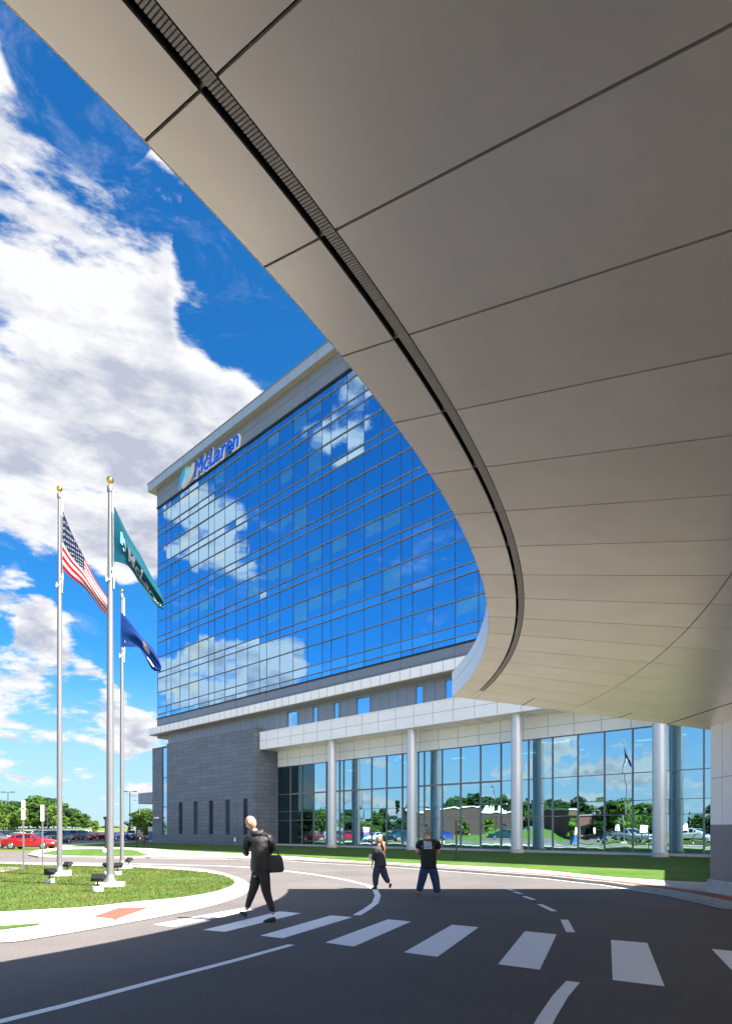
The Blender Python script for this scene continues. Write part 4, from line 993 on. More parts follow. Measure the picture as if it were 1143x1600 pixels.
def make_car(kind, colour):
    S = SH[kind]; pm = paint(colour, PC[colour]); root = thing('parked_car', 'car', 'car')
    t = MB(); secs = S['body']; vs = []
    for x, zb, zt, w in secs:
        zm = zb + (zt - zb) * .45
        vs += [(x, -w * .86, zb), (x, -w * .98, zb + .1), (x, -w, zm), (x, -w * .97, zt - .07), (x, -w * .86, zt), (x, 0, zt + .02), (x, w * .86, zt), (x, w * .97, zt - .07), (x, w, zm), (x, w * .98, zb + .1), (x, w * .86, zb)]
    k = 11; n = len(secs)
    t.add(vs, [(i * k + j, i * k + (j + 1) % k, (i + 1) * k + (j + 1) % k, (i + 1) * k + j) for i in range(n - 1) for j in range(k)] + [tuple(range(k))[::-1], tuple(range((n - 1) * k, n * k))])
    body = t.build('body', pm, root, smooth=True)
    cab = S['cab']; t = MB(); vs = []
    for x, z0, z1, w0, w1 in cab: vs += [(x, -w0, z0 - .04), (x, -w1, z1 - .03), (x, -w1 * .8, z1), (x, w1 * .8, z1), (x, w1, z1 - .03), (x, w0, z0 - .04)]
    n = len(cab); t.add(vs, [(i * 6 + j, i * 6 + j + 1, (i + 1) * 6 + j + 1, (i + 1) * 6 + j) for i in range(n - 1) for j in range(5)] + [tuple(range(6))[::-1], tuple(range((n - 1) * 6, n * 6))])
    t.build('cabin', pm, root, smooth=True)
    def lerp(a, b, u): return tuple(p + (q - p) * u for p, q in zip(a, b))
    for sg in (-1, 1):
        for i in range(n - 1):
            a, b = cab[i], cab[i + 1]
            if kind == 'pickup' and i == 0: continue
            if b[2] - b[1] < .2 and a[2] - a[1] < .2: continue
            u0, u1 = (.1, .93) if b[2] - b[1] > .2 else (.05, .80)
            if a[2] - a[1] < .2: u0, u1 = .35, .95
            A = lerp(a, b, u0); B = lerp(a, b, u1)
            def pt(c, v): z = c[1] + (c[2] - .09 - c[1]) * v + .01; f_ = (z - c[1] + .04) / max(.05, c[2] - .03 - c[1] + .04); return (c[0], sg * (c[3] + (c[4] - c[3]) * f_ + .008), z)
            t = MB(); t.add([pt(A, .02), pt(B, .02), pt(B, 1), pt(A, 1)], [(0, 1, 2, 3)]); t.build('side_window', M_cglass, root)
    def screen(a, b, nm, e):
        t = MB(); A, B = lerp(a, b, .10), lerp(a, b, .90); o_ = .012
        t.add([(A[0] + e, -A[4] * .88, A[2] + o_), (A[0] + e, A[4] * .88, A[2] + o_), (B[0] + e, B[4] * .88, B[2] + o_), (B[0] + e, -B[4] * .88, B[2] + o_)], [(0, 1, 2, 3)]); t.build(nm, M_cglass, root)
    screen(cab[-1], cab[-2], 'windscreen', .01); screen(cab[0], cab[1], 'rear_window', -.01)
    L = S['L'] / 2; zt = secs[-1][2]; w = secs[-1][3]
    for sg in (-1, 1):
        t = MB(); t.box(L - .22, L - .03, sg * w * .98 - .17, sg * w * .98 + .10, zt - .12, zt + .02); t.build('headlight', M_hl, root, bevel=.02)
        zr_ = secs[0][2]; wr_ = secs[0][3]
        t = MB(); t.box(-L - .0, -L + .16, sg * wr_ * .92 - .15, sg * wr_ * .92 + .10, zr_ - .20, zr_ - .02); t.build('tail_light', M_tl, root, bevel=.02)
        t = MB(); t.box(.75, .95, sg * (S['W'] + .06) - .09, sg * (S['W'] + .06) + .07, 1.0 + (.12 if kind != 'sedan' else 0), 1.13 + (.12 if kind != 'sedan' else 0)); t.build('mirror', pm, root, bevel=.03)
        t = MB()
        for xx in (-.55, .45): t.box(xx - .1, xx + .1, sg * (S['W'] + .004) - .012, sg * (S['W'] + .004) + .012, .80, .83)
        t.build('door_handle', M_rim, root)
    t = MB(); t.box(L - .05, L + .01, -w * .6, w * .6, zt - .17 - (.1 if kind != 'sedan' else 0), zt - .06); t.build('grille', M_trim, root)
    t = MB(); t.box(-L - .02, -L + .03, -.26, .26, .55, .68); t.build('number_plate', M_plate, root)
    t = MB(); t.box(-L + .02, -L + .3, -S['W'] * .8, S['W'] * .8, .24, .44); t.box(L - .3, L - .02, -S['W'] * .76, S['W'] * .76, .24, .4); t.box(-1.0, 1.0, -S['W'] * .99, S['W'] * .99, .2, .3); t.build('lower_trim', M_trim, root, bevel=.02)
    for x in S['wx']:
        for sg in (-1, 1):
            r = S['wr']; y0, y1 = sg * (S['W'] - .20), sg * (S['W'] + .015)
            t = MB(); t.tube((x, y0, r), (x, y1, r), r, r, 22); wh = t.build('wheel', M_tyre, root, bevel=.015)
            t = MB(); t.tube((x, y1 - sg * .01, r), (x, y1 + sg * .012, r), r * .66, r * .6, 18); t.build('rim', M_rim, wh)
            
    return root
PROTO = {}
used = set()
def car(kind, colour, x, y, rz, label, group):
    key = (kind, colour)
    if key not in PROTO: PROTO[key] = make_car(kind, colour); o = PROTO[key]
    else: o = copy_tree(PROTO[key])
    o.location = (x, y, gz(y) - .005); o.rotation_euler = (0, 0, rz); o['label'] = label; o['group'] = group; o['category'] = {'sedan': 'car', 'suv': 'car', 'pickup': 'pickup truck'}[kind]
    return o
lotg = 'cars parked in the lot'
car('sedan', 'red', *at(49.5, 56.0), .05, 'bright red sedan seen side on at the near edge of the lot', lotg)
car('suv', 'grey', *at(-15, 58.5), .0, 'dark grey SUV cut by the left edge of the view behind the red sedan', lotg)
K = [('suv', 'white', 101, 104, 'white SUV parked just right of the tallest flagpole'), ('suv', 'black', 113, 108, 'black SUV in the lot between a white SUV and a dark SUV'), ('suv', 'grey', 126, 104, 'dark grey SUV with bright tail lights in the lot'),
     ('suv', 'white', 136, 112, 'white SUV half hidden beside a maroon car'), ('sedan', 'maroon', 144, 108, 'maroon sedan seen from behind in the lot'), ('sedan', 'maroon', 158, 103, 'maroon sedan parked behind the lantern post'),
     ('sedan', 'white', 170, 112, 'white sedan mostly hidden behind the teal flag pole'), ('sedan', 'blue', 187, 103, 'bright blue sedan between two flagpoles'), ('sedan', 'blue', 203, 109, 'bright blue sedan behind the tall black light pole'),
     ('suv', 'white', 214, 107, 'white SUV behind the left slim light column'), ('sedan', 'black', 224, 104, 'black sedan behind the right slim light column'), ('sedan', 'silver', 232, 113, 'silver sedan beside the directional pylon')]
rr = random.Random(9)
for kd, c, px, Z, lab in K: car(kd, c, *at(px, Z), pi / 2 + (-.5 if px in (158, 187, 224) else -.12) + rr.uniform(-.04, .04), lab, lotg)
K = [('sedan', 'white', 30, 74, 'white sedan behind the rear of the red sedan'), ('suv', 'silver', 45, 75, 'silver SUV behind the roof of the red sedan'), ('sedan', 'black', 60, 74, 'black sedan behind the roof of the red sedan'), ('suv', 'white', 73, 76, 'white SUV behind the bonnet of the red sedan'), ('suv', 'navy', 86, 75, 'navy SUV left of the tallest flagpole'), ('suv', 'black', 6, 76, 'black SUV behind the grey SUV at the left edge')]
for kd, c, px, Z, lab in K: car(kd, c, *at(px, Z), -pi / 2 + rr.uniform(-.1, .1), lab, lotg)
for i in range(16):
    px = -30 + i * 17; Z = 128 + rr.uniform(-1, 1) + (i % 2) * 1.5; c = rr.choice(['white', 'silver', 'grey', 'black', 'navy', 'maroon', 'white'])
    if px > 228: break
    car(rr.choice(['sedan', 'suv']), c, *at(px, Z), pi / 2 + rr.uniform(-.06, .06), olab(c + ' car in the farthest lot row', i, 'there'), 'far row of parked cars')
# ------------------------------------------------------------------ trees
def leafmat(name, c, c2):
    m = mat(name, c, .75, var=.5, vscale=.55, spec=.2, col2=c2, detail=3); t = m.node_tree; b = t.nodes['Principled BSDF']; out = t.nodes['Material Output']
    tl = t.nodes.new('ShaderNodeBsdfTranslucent'); tl.inputs[0].default_value = (c2[0] * 1.3, c2[1] * 1.4, c2[2], 1); mx = t.nodes.new('ShaderNodeMixShader'); mx.inputs[0].default_value = .28
    t.links.new(b.outputs[0], mx.inputs[1]); t.links.new(tl.outputs[0], mx.inputs[2]); t.links.new(mx.outputs[0], out.inputs[0]); return m
L_a = leafmat('leaf_mid', (.02, .055, .01), (.065, .13, .02)); L_b = leafmat('leaf_dark', (.010, .032, .013), (.028, .072, .022)); L_c = leafmat('leaf_bright', (.05, .11, .015), (.13, .20, .03)); M_bark = mat('bark', (.09, .07, .05), .9, var=.3, vscale=6)
def tree_meshes(seed, h, w, kind, leaf, n=1700, ls=.32):
    r = random.Random(seed); t = MB()
    th = h * (.35 if kind != 'conifer' else .9)
    t.tube((0, 0, -.1), (r.uniform(-.1, .1), 0, th), h * .022 + .03, h * .012 + .015, 8)
    cl = []
    if kind == 'conifer':
        for i in range(46):
            u = r.random() ** .8; z = h * (.08 + .9 * u); rad = w * (1 - u) * r.uniform(.3, 1); a = r.uniform(0, 2 * pi); cl.append(((rad * cos(a), rad * sin(a), z), w * .22 * (1.1 - u) + .12))
    else:
        for i in range(40):
            a = r.uniform(0, 2 * pi); u = r.random(); z = h * ((.14 if kind != 'sapling' else .3) + (.78 if kind != 'sapling' else .62) * u); prof = sin(min(1, (u * .88 + .12)) * pi) ** .55; rad = w * .78 * prof * sqrt(r.random())
            c = (rad * cos(a), rad * sin(a), z); cl.append((c, w * r.uniform(.24, .42)))
            if i < 12: t.tube((0, 0, th * r.uniform(.55, 1)), c, h * .009 + .01, .01, 5)
    tr = t.build('trunk', M_bark); q = MB(); V = []; Fc = []
    for i in range(n):
        c, rad = cl[i % len(cl)]
        d = Vector((r.gauss(0, 1), r.gauss(0, 1), r.gauss(0, 1))).normalized() * rad * (r.random() ** .35)
        p = Vector(c) + Vector((d.x, d.y, d.z * .75)); nn = (d.normalized() + Vector((r.uniform(-.8, .8), r.uniform(-.8, .8), r.uniform(-.3, .9)))).normalized(); a = nn.orthogonal().normalized(); b = nn.cross(a)
        an = r.uniform(0, pi); a, b = a * cos(an) + b * sin(an), b * cos(an) - a * sin(an); s = ls * r.uniform(.6, 1.3)
        b0 = len(V); V += [tuple(p + a * s), tuple(p + b * s * .7), tuple(p - a * s), tuple(p - b * s * .7)]; Fc.append((b0, b0 + 1, b0 + 2, b0 + 3))
    q.add(V, Fc); cr = q.build('crown', leaf); return tr, cr
TV = {}
for nm, a in dict(broad=(1, 10, 4.6, 'broad', L_a, 3200, .42), dark=(2, 10, 4.4, 'broad', L_b, 2600, .42), wide=(3, 10, 5.4, 'broad', L_a, 2800, .45), bright=(4, 10, 3.6, 'broad', L_c, 2200, .36), conifer=(5, 10, 2.4, 'conifer', L_b, 2400, .30), sapling=(6, 10, 2.6, 'sapling', L_c, 1200, .42)).items():
    tr, cr = tree_meshes(*a); TV[nm] = (tr, cr, [False])
tcount = 0
def tree(kind, x, y, h, label, group, z=None, sx=1.0):
    tr, cr, fl_ = TV[kind]; root = thing({'conifer': 'evergreen_tree', 'sapling': 'young_tree'}.get(kind, 'leafy_tree'), label, 'tree', (x, y, gz(y) if z is None else z), rr.uniform(0, 6.28), group)
    s = h / 10
    for o in (tr, cr):
        c = o if not fl_[0] else o.copy()
        if fl_[0]: COL.objects.link(c)
        c.parent = root; c.scale = (s * sx, s * sx, s)
    fl_[0] = True; return root
# low grassy rise beyond the lot
def rise(name, x0, x1, y0, y1, hfun, m, nx=40, ny=14):
    vs = [(x0 + (x1 - x0) * i / nx, y0 + (y1 - y0) * j / ny, hfun(i / nx, j / ny)) for j in range(ny + 1) for i in range(nx + 1)]
    me = bpy.data.meshes.new(name); me.from_pydata(vs, [], [(j * (nx + 1) + i, j * (nx + 1) + i + 1, (j + 1) * (nx + 1) + i + 1, (j + 1) * (nx + 1) + i) for j in range(ny) for i in range(nx)])
    me.polygons.foreach_set('use_smooth', [True] * len(me.polygons)); me.materials.append(m); o = bpy.data.objects.new(name, me); COL.objects.link(o); o['kind'] = 'structure'; return o
rise('grass_rise', -230, 20, 138, 260, lambda u, v: -.1 + (2.75 + .35 * sin(u * 9)) * sin(min(1, v * 2) * pi / 2) * (1 if v < .6 else 1 - (v - .6) / .4 * .6) * min(1, (1 - u) * 9, u * 8), M_field)
wood = 'trees of the wood beyond the lot'
woods = sorted(((-70, 1250, 190, 'wide'), (-50, 1256, 178, 'dark'), (-28, 1250, 190, 'broad'), (-12, 1262, 172, 'bright'), (2, 1252, 188, 'wide'), (14, 1258, 176, 'broad'), (27, 1251, 192, 'dark'), (36, 1262, 170, 'bright'), (45, 1256, 184, 'broad'), (58, 1244, 194, 'wide'), (66, 1250, 180, 'broad'),
                       (76, 1246, 190, 'dark'), (84, 1258, 172, 'bright'), (92, 1254, 188, 'wide'), (103, 1262, 184, 'dark'), (113, 1263, 190, 'broad'), (122, 1270, 182, 'broad'), (130, 1271, 192, 'dark'), (139, 1280, 184, 'bright'), (146, 1284, 188, 'broad'), (70, 1272, 166, 'dark'), (52, 1270, 167, 'broad'), (20, 1270, 165, 'wide'), (100, 1275, 167, 'bright'), (118, 1279, 168, 'broad'), (5, 1273, 164, 'bright')), key=lambda q: q[0])
woods = [q for q in woods if q[0] > -45]; kc = {}
for px, top, Z, kd in woods:
    k_ = kc.get(kd, 0); kc[kd] = k_ + 1
    zb = 2.3; tree(kd, *at(px, Z), (HY - top) / F * Z + CAMZ - zb, olab({'wide': 'broad spreading green tree', 'broad': 'rounded mid green tree', 'dark': 'dark green tree', 'bright': 'small bright green tree'}[kd], k_, 'of its kind in the wood'), wood, zb, 1.25)
tree('sapling', *at(150, 128), 3.6, 'young round tree on the grass right of the wood', None, .3)
tree('bright', *at(18, 82), 3.9, 'bushy young tree by the left light pole', None, 0, 1.0)
tree('sapling', *at(221, 108), 4.6, 'thin yellow green young tree left of the side canopy', None)
tree('conifer', *at(203.5, 112), 3.6, 'small dark evergreen behind the tall black light pole', None)
tree('sapling', *at(228, 96), 2.8, 'low yellow green young tree beside the directional pylon', None)
for k_, (px, Z, h_) in enumerate(((133, 400, 4), (160, 420, 4), (168, 400, 5), (180, 380, 4), (190, 400, 4), (229, 300, 12), (238, 290, 11))): tree('wide', *at(px, Z), h_, olab('far green tree low on the horizon', k_, 'right of the wood'), 'distant trees on the horizon', 0, 1.7)
# ------------------------------------------------------------------ what the lobby glass mirrors: the far side of the drive
def MRR(px, Z):
    X = (px - CX) / F * Z; d_ = 2 * (NB.x * X + NB.y * Z - 40.9); return (X - d_ * NB.x, Z - d_ * NB.y)
M_brick = tilemat('brick_wall', (.15, .05, .035), (.11, .038, .028), (.12, .10, .09), .30, .10, .5, .85, .01, .2, 'xz', .12)
M_brickd = tilemat('dark_brick_wall', (.055, .028, .024), (.045, .024, .021), (.05, .045, .042), .30, .10, .5, .85, .01, .2, 'xz', .12)
def block(px0, px1, Z, h, m, label, depth=22):
    a = Vector(MRR(px0, Z)); b = Vector(MRR(px1, Z)); w = (b - a).length; c = (a + b) / 2; rz = atan2((b - a).y, (b - a).x)
    view = Vector((10, 40)) - c; nrm_ = Vector((-sin(rz), cos(rz))); sg = 1 if nrm_.dot(view) < 0 else -1
    p = thing('brick_building', label, 'building', (c.x, c.y, 0), rz)
    y0, y1 = (0, depth) if sg > 0 else (-depth, 0)
    t = MB(); t.box(-w / 2, w / 2, y0, y1, 0, h); t.build('wall', m, p)
    t = MB(); t.box(-w / 2 - .2, w / 2 + .2, y0 - .2, y1 + .2, h, h + .35); t.build('roof', M_conc2, p)
    f_ = 0 if sg > 0 else 0
    n = max(2, int(w / 7))
    for i in range(n):
        x_ = -w / 2 + (i + .5) * w / n; t = MB(); yo = -.03 if sg > 0 else .03; t.box(x_ - 1.1, x_ + 1.1, min(0, yo), max(0, yo), 1.2, 3.4); wd = t.build('window', M_cglass, p)
        t = MB(); t.box(x_ - 1.2, x_ + 1.2, min(0, yo) - .04, max(0, yo) + .04, 1.05, 1.2); t.build('sill', M_conc2, wd)
    return p
block(640, 815, 150, 6.2, M_brickd, 'long low dark brick building mirrored in the middle lobby windows')
block(893, 985, 128, 5.2, M_brick, 'low red brick building mirrored in the right lobby windows')
sheet('west_lawn', [(-62.5, -60), (-62.5, 48), (-95, 50), (-160, 60), (-260, 40), (-260, -120), (-62.5, -120)], -.012, M_grass)
rise('grass_mound', -118, -64, -30, 42, lambda u, v: -.05 + 1.7 * sin(u * pi) ** 1.5 * sin(v * pi) * (1 + .3 * sin(v * 14)), M_grass)
kc2 = {}
mg = 'trees across the drive mirrored in the lobby glass'
for px, top, Z, kd in ((455, 1262, 150, 'broad'), (475, 1266, 155, 'dark'), (500, 1262, 160, 'wide'), (548, 1268, 150, 'dark'), (560, 1275, 140, 'bright'), (585, 1270, 155, 'broad'), (600, 1262, 160, 'dark'), (621, 1249, 120, 'conifer'), (634, 1255, 122, 'conifer'), (575, 1283, 100, 'bright'),
                       (668, 1262, 185, 'dark'), (700, 1250, 190, 'dark'), (718, 1247, 195, 'broad'), (742, 1240, 195, 'dark'), (760, 1245, 190, 'dark'), (782, 1243, 195, 'broad'), (800, 1247, 190, 'dark'), (725, 1280, 110, 'sapling'), (756, 1276, 110, 'sapling'),
                       (834, 1250, 170, 'wide'), (862, 1246, 175, 'dark'), (880, 1252, 160, 'broad'), (908, 1244, 170, 'dark'), (893, 1276, 105, 'bright'), (940, 1262, 115, 'conifer'), (962, 1245, 125, 'wide'), (978, 1244, 118, 'bright'), (1000, 1256, 130, 'broad'), (1020, 1262, 140, 'dark'), (1075, 1262, 120, 'conifer'), (1095, 1270, 150, 'wide'), (1112, 1262, 140, 'dark')):
    k_ = kc2.get(kd, 0); kc2[kd] = k_ + 1; x, y = MRR(px, Z); tree(kd, x, y, (HY - top) / F * Z + CAMZ - gz(y), olab({'broad': 'rounded green tree', 'dark': 'dark green tree', 'wide': 'wide green tree', 'bright': 'bright green tree', 'conifer': 'pointed evergreen', 'sapling': 'thin young tree'}[kd], k_, 'among those mirrored in the lobby'), mg, None, 1.1)
mc = 'cars across the drive mirrored in the lobby glass'
for kd, c, px, Z, rz, lab in (('suv', 'white', 1083, 80, -.6, 'white SUV mirrored in the rightmost lobby windows'), ('pickup', 'silver', 990, 83, -.4, 'silver pickup mirrored beside the dark blue car'), ('sedan', 'navy', 944, 90, .5, 'navy sedan mirrored in the right lobby windows'), ('suv', 'teal', 783, 100, 1.9, 'dark SUV mirrored left of the third column'),
                              ('sedan', 'blue', 697, 104, .6, 'blue sedan mirrored beside the man in the black shirt'), ('suv', 'teal', 620, 92, .6, 'dark SUV mirrored behind the woman'), ('sedan', 'white', 585, 96, .6, 'white sedan mirrored left of the woman'), ('sedan', 'navy', 560, 100, .6, 'navy sedan mirrored right of the first column'), ('sedan', 'maroon', 483, 96, .8, 'maroon sedan mirrored in the leftmost bright lobby window'), ('sedan', 'silver', 505, 100, .7, 'silver sedan mirrored behind the first column')):
    x, y = MRR(px, Z); car(kd, c, x, y, rz, lab, mc)
for k_, (px, Z) in enumerate(((893, 80), (927, 76), (964, 74), (1005, 72), (1066, 76))):
    x, y = MRR(px, Z); p = thing('parking_sign', olab('small white sign plate mirrored in the lobby', k_, 'of five'), 'sign', (x, y, gz(y)), 1.2, 'small signs mirrored in the lobby glass')
    t = MB(); t.tube((0, 0, 0), (0, 0, 2.2), .03, .03, 8); t.build('post', M_alum, p); t = MB(); t.box(-.25, .25, -.04, -.031, 1.5, 2.3); t.build('sign_plate', M_white, p)
x, y = MRR(894, 82); pylon(x, y, 1.2, 'blue and white pylon mirrored in the right lobby windows', 1.9, 1.0); x, y = MRR(573, 95); pylon(x, y, 1.2, 'blue and white pylon mirrored left of the woman')
x, y = MRR(770, 105); tallpole(x, y, 8.8, 'dark light pole with curved arm mirrored beside the third column', M_black, curved=True, grp=None)
x, y = MRR(568, 110); tallpole(x, y, 9.5, 'dark light pole mirrored between first and second column', M_black, curved=True, grp=None)
for px in (766, 790):
    x, y = MRR(px, 165); p = thing('tent_roof', 'white peaked tent roof mirrored above the dark brick building', 'tent', (x, y, 0), 0, 'white tents mirrored in the lobby glass')
    t = MB(); t.lathe([(4.5, 5.2), (2.2, 6.2), (.8, 7.4), (.15, 8.6)], (0, 0, 0), 12); t.build('canvas', M_pwhite, p); t = MB(); t.tube((0, 0, 0), (0, 0, 8.8), .08, .06, 8); t.build('pole', M_alum, p)
# ------------------------------------------------------------------ grass blades on the near lawn
import numpy as np
def inside(P, x, y):
    c = False; n = len(P); j = n - 1
    for i in range(n):
        if (P[i][1] > y) != (P[j][1] > y) and x < (P[j][0] - P[i][0]) * (y - P[i][1]) / (P[j][1] - P[i][1]) + P[i][0]: c = not c
        j = i
    return c
def blades(name, poly, n, x0, x1, y0, y1, zoff, hmin, hmax, label, seed):
    r = random.Random(seed); V = []; Fc = []
    tries = 0
    while len(Fc) < n and tries < n * 6:
        tries += 1; x = r.uniform(x0, x1); y = r.uniform(y0, y1)
        if not inside(poly, x, y): continue
        dn = mnoise.noise(Vector((x * .7, y * .7, 3)))
        if r.random() < -dn * 1.2: continue
        z = gz(y) + zoff; a = r.uniform(0, pi); w = r.uniform(.004, .009) * (1 + y / 20); h = r.uniform(hmin, hmax); lx, ly = r.uniform(-.03, .03), r.uniform(-.03, .03)
        b = len(V); V += [(x - w * cos(a), y - w * sin(a), z - .01), (x + w * cos(a), y + w * sin(a), z - .01), (x + lx, y + ly, z + h)]; Fc.append((b, b + 1, b + 2))
    me = bpy.data.meshes.new(name); me.from_pydata(V, [], Fc); me.materials.append(M_blade); o = bpy.data.objects.new(name, me); COL.objects.link(o); tagp(o, label, 'grass', None, 'stuff'); return o
blades('grass', lawn, 110000, -20, -2.5, 9, 31, .082, .02, .055, 'short green grass tufts on the flagpole island', 4)
# ------------------------------------------------------------------ people
def skin_mesh(pts, edges, rad, levels=2, fat=1.0):
    """pts name->Vector, edges pairs, rad name->(rx,ry); returns a baked mesh grown over the joints, root first"""
    names = list(pts); me = bpy.data.meshes.new('sk'); me.from_pydata([tuple(pts[n]) for n in names], [(names.index(a), names.index(b)) for a, b in edges], [])
    o = bpy.data.objects.new('sk', me); COL.objects.link(o); m = o.modifiers.new('s', 'SKIN'); m.use_smooth_shade = True; m.branch_smoothing = .4
    for i, n in enumerate(names):
        r = rad[n]; r = (r, r) if isinstance(r, (int, float)) else r
        r = (r[0] * fat, r[1] * fat)
        me.skin_vertices[0].data[i].radius = r; me.skin_vertices[0].data[i].use_root = (i == 0)
    s = o.modifiers.new('ss', 'SUBSURF'); s.levels = levels; s.render_levels = levels
    dg = bpy.context.evaluated_depsgraph_get(); dg.update(); out = bpy.data.meshes.new_from_object(o.evaluated_get(dg)); bpy.data.objects.remove(o)
    return out
def head_mesh(c, f, tilt=0.0, s=1.0, jaw=1.0):
    """f: facing angle in plan; a shaped head with sockets, nose, chin, ears, lips and eyes"""
    bm = bmesh.new(); bmesh.ops.create_uvsphere(bm, u_segments=28, v_segments=20, radius=1)
    for v in bm.verts:
        x, y, z = v.co   # x forward
        k = 1 - .20 * max(0, -z) ** 1.3
        X = x * .098 * (1 if x < 0 else .93); Y = y * .076 * k; Z = z * .118
        if x > 0:
            X *= 1 - .10 * max(0, -z - .2)
            nose = math.exp(-(y / .16) ** 2) * math.exp(-((z + .12) / .20) ** 2); X += .022 * nose
            for sg in (-1, 1): X -= .012 * math.exp(-((y - sg * .36) / .17) ** 2) * math.exp(-((z - .08) / .13) ** 2)
            X += .006 * math.exp(-(y / .3) ** 2) * math.exp(-((z + .48) / .07) ** 2) + .010 * math.exp(-(y / .3) ** 2) * math.exp(-((z + .85) / .15) ** 2)
            X += .006 * math.exp(-((z - .25) / .09) ** 2) * math.exp(-(y / .6) ** 2)
        v.co = (X, Y, Z)
    for sg in (-1, 1):
        r = bmesh.ops.create_uvsphere(bm, u_segments=10, v_segments=8, radius=1)
        for v in r['verts']: v.co = Vector((v.co.x * .019 - .008, sg * (.076 + abs(v.co.y) * .010) if v.co.y * sg > 0 else sg * .070, v.co.z * .033 - .006))
    for f_ in bm.faces: f_.smooth = True
    M = Matrix.Translation(c) @ Matrix.Rotation(f, 4, 'Z') @ Matrix.Rotation(tilt, 4, 'Y') @ Matrix.Scale(s, 4)
    bmesh.ops.transform(bm, matrix=M, verts=bm.verts); me = bpy.data.meshes.new('hd'); bm.to_mesh(me); bm.free(); return me, M
def hand_parts(w, d, up, s=1.0, curl=.5):
    """palm and five fingers; w wrist point, d direction of the hand, up the back of the hand"""
    w = Vector(w); d = Vector(d).normalized(); up = Vector(up); side = d.cross(up).normalized(); up = side.cross(d).normalized(); out = []
    P = {'w': w - d * .02, 'p0': w + d * .02, 'p1': w + d * .055 * s, 'p2': w + d * .085 * s}
    out.append(skin_mesh(P, [('w', 'p0'), ('p0', 'p1'), ('p1', 'p2')], {'w': .024, 'p0': (.026, .018), 'p1': (.037, .015), 'p2': (.036, .013)}, 1))
    for i, L in enumerate((.068, .078, .072, .056)):
        b = w + d * .082 * s + side * (.028 - .0185 * i); c1 = b + d * L * .42 - up * L * .15 * curl; c2 = c1 + d * L * .3 - up * L * .35 * curl; c3 = c2 + d * L * .14 - up * L * .34 * curl
        out.append(skin_mesh({'a': b - d * .015, 'b': c1, 'c': c2, 'd': c3}, [('a', 'b'), ('b', 'c'), ('c', 'd')], {'a': .0095, 'b': .009, 'c': .008, 'd': .007}, 1))
    b = w + d * .03 + side * .028; out.append(skin_mesh({'a': b, 'b': b + side * .024 + d * .022 - up * .008, 'c': b + side * .030 + d * .05 - up * .02}, [('a', 'b'), ('b', 'c')], {'a': .013, 'b': .011, 'c': .008}, 1))
    return out
def join(meshes, name, m, parent=None, loc=None, extra=()):
    V = []; Fc = []; mi = []
    for k, me in enumerate(meshes):
        b = len(V); V += [tuple(v.co) for v in me.vertices]; Fc += [tuple(b + i for i in p.vertices) for p in me.polygons]; mi += [0] * len(me.polygons)
    me = bpy.data.meshes.new(name); me.from_pydata(V, [], Fc); me.materials.append(m); me.polygons.foreach_set('use_smooth', [True] * len(Fc)); me.update()
    o = bpy.data.objects.new(name, me); COL.objects.link(o)
    if loc is not None:
        for v in me.vertices: v.co -= Vector(loc)
        o.location = loc
    if parent: 
        o.parent = parent
        for v in me.vertices: v.co -= parent.location
    return o
M_skin = mat('skin', (.52, .27, .19), .5, spec=.3); M_skin2 = mat('skin_pale', (.60, .33, .25), .5, spec=.3)
M_jacket = mat('black_jacket', (.015, .0145, .016), .6, bump=1.0, bscale=11); M_pants = mat('black_trousers', (.014, .014, .016), .7, bump=1.0, bscale=12); M_shoe = mat('black_shoe', (.015, .015, .017), .4); M_sole = mat('sole', (.06, .06, .065), .6)
M_denim = mat('denim', (.02, .045, .13), .85, var=.3, vscale=12, bump=1.0, bscale=12); M_denim2 = mat('dark_denim', (.03, .05, .09), .85, var=.25, vscale=12, bump=1.0, bscale=12); M_tee = mat('black_tshirt', (.012, .012, .013), .8, bump=.9, bscale=8); M_coat = mat('grey_jacket', (.03, .03, .034), .75, bump=.9, bscale=10)
M_hairg = mat('grey_hair', (.22, .21, .21), .6, var=.4, vscale=60); M_hairr = mat('auburn_hair', (.22, .085, .035), .5, var=.4, vscale=50); M_mask = mat('teal_mask', (.15, .65, .70), .6); M_boot = mat('tan_boot', (.30, .13, .04), .6); M_paper = mat('paper', (.8, .8, .8), .7)
def person(label, zbase, px0, Z, J, fdir):
    """J(px,py,dy) -> world point at depth Z+dy"""
    x0 = (px0 - CX) / F * Z; z0 = gz(Z)
    def Jf(px, py, dy=0.0):
        y = Z + dy; return Vector(((px - CX) / F * y, y, CAMZ + (HY - py) / F * y))
    return Jf, Vector((x0, Z, z0))
def shoe(name, heel, toe, m, parent, w=.045, h=.05, sole=M_sole):
    heel = Vector(heel); toe = Vector(toe); d = (toe - heel); L = d.length; d.normalize(); mid = heel + d * L * .45
    s_ = skin_mesh({'a': heel + Vector((0, 0, .02)), 'b': mid + Vector((0, 0, .012)), 'c': toe - d * .05, 'd': toe}, [('a', 'b'), ('b', 'c'), ('c', 'd')], {'a': (.040, .048), 'b': (w, .045), 'c': (.047, .034), 'd': (.030, .020)}, 2)
    o = join([s_], name, m, parent)
    s2 = skin_mesh({'a': heel - Vector((0, 0, .018)), 'b': mid - Vector((0, 0, .022)), 'd': toe - d * .01 - Vector((0, 0, .012))}, [('a', 'b'), ('b', 'd')], {'a': (.040, .016), 'b': (.044, .016), 'd': (.036, .013)}, 1)
    j = bpy.data.objects.new('sole', s2); COL.objects.link(j); s2.materials.clear(); s2.materials.append(sole); j.parent = o
    for v in s2.vertices: v.co -= parent.location
    return o
def body_obj(label, base, meshes, m):
    o = join(meshes, 'person', m, None, base); tagp(o, label, 'person'); return o
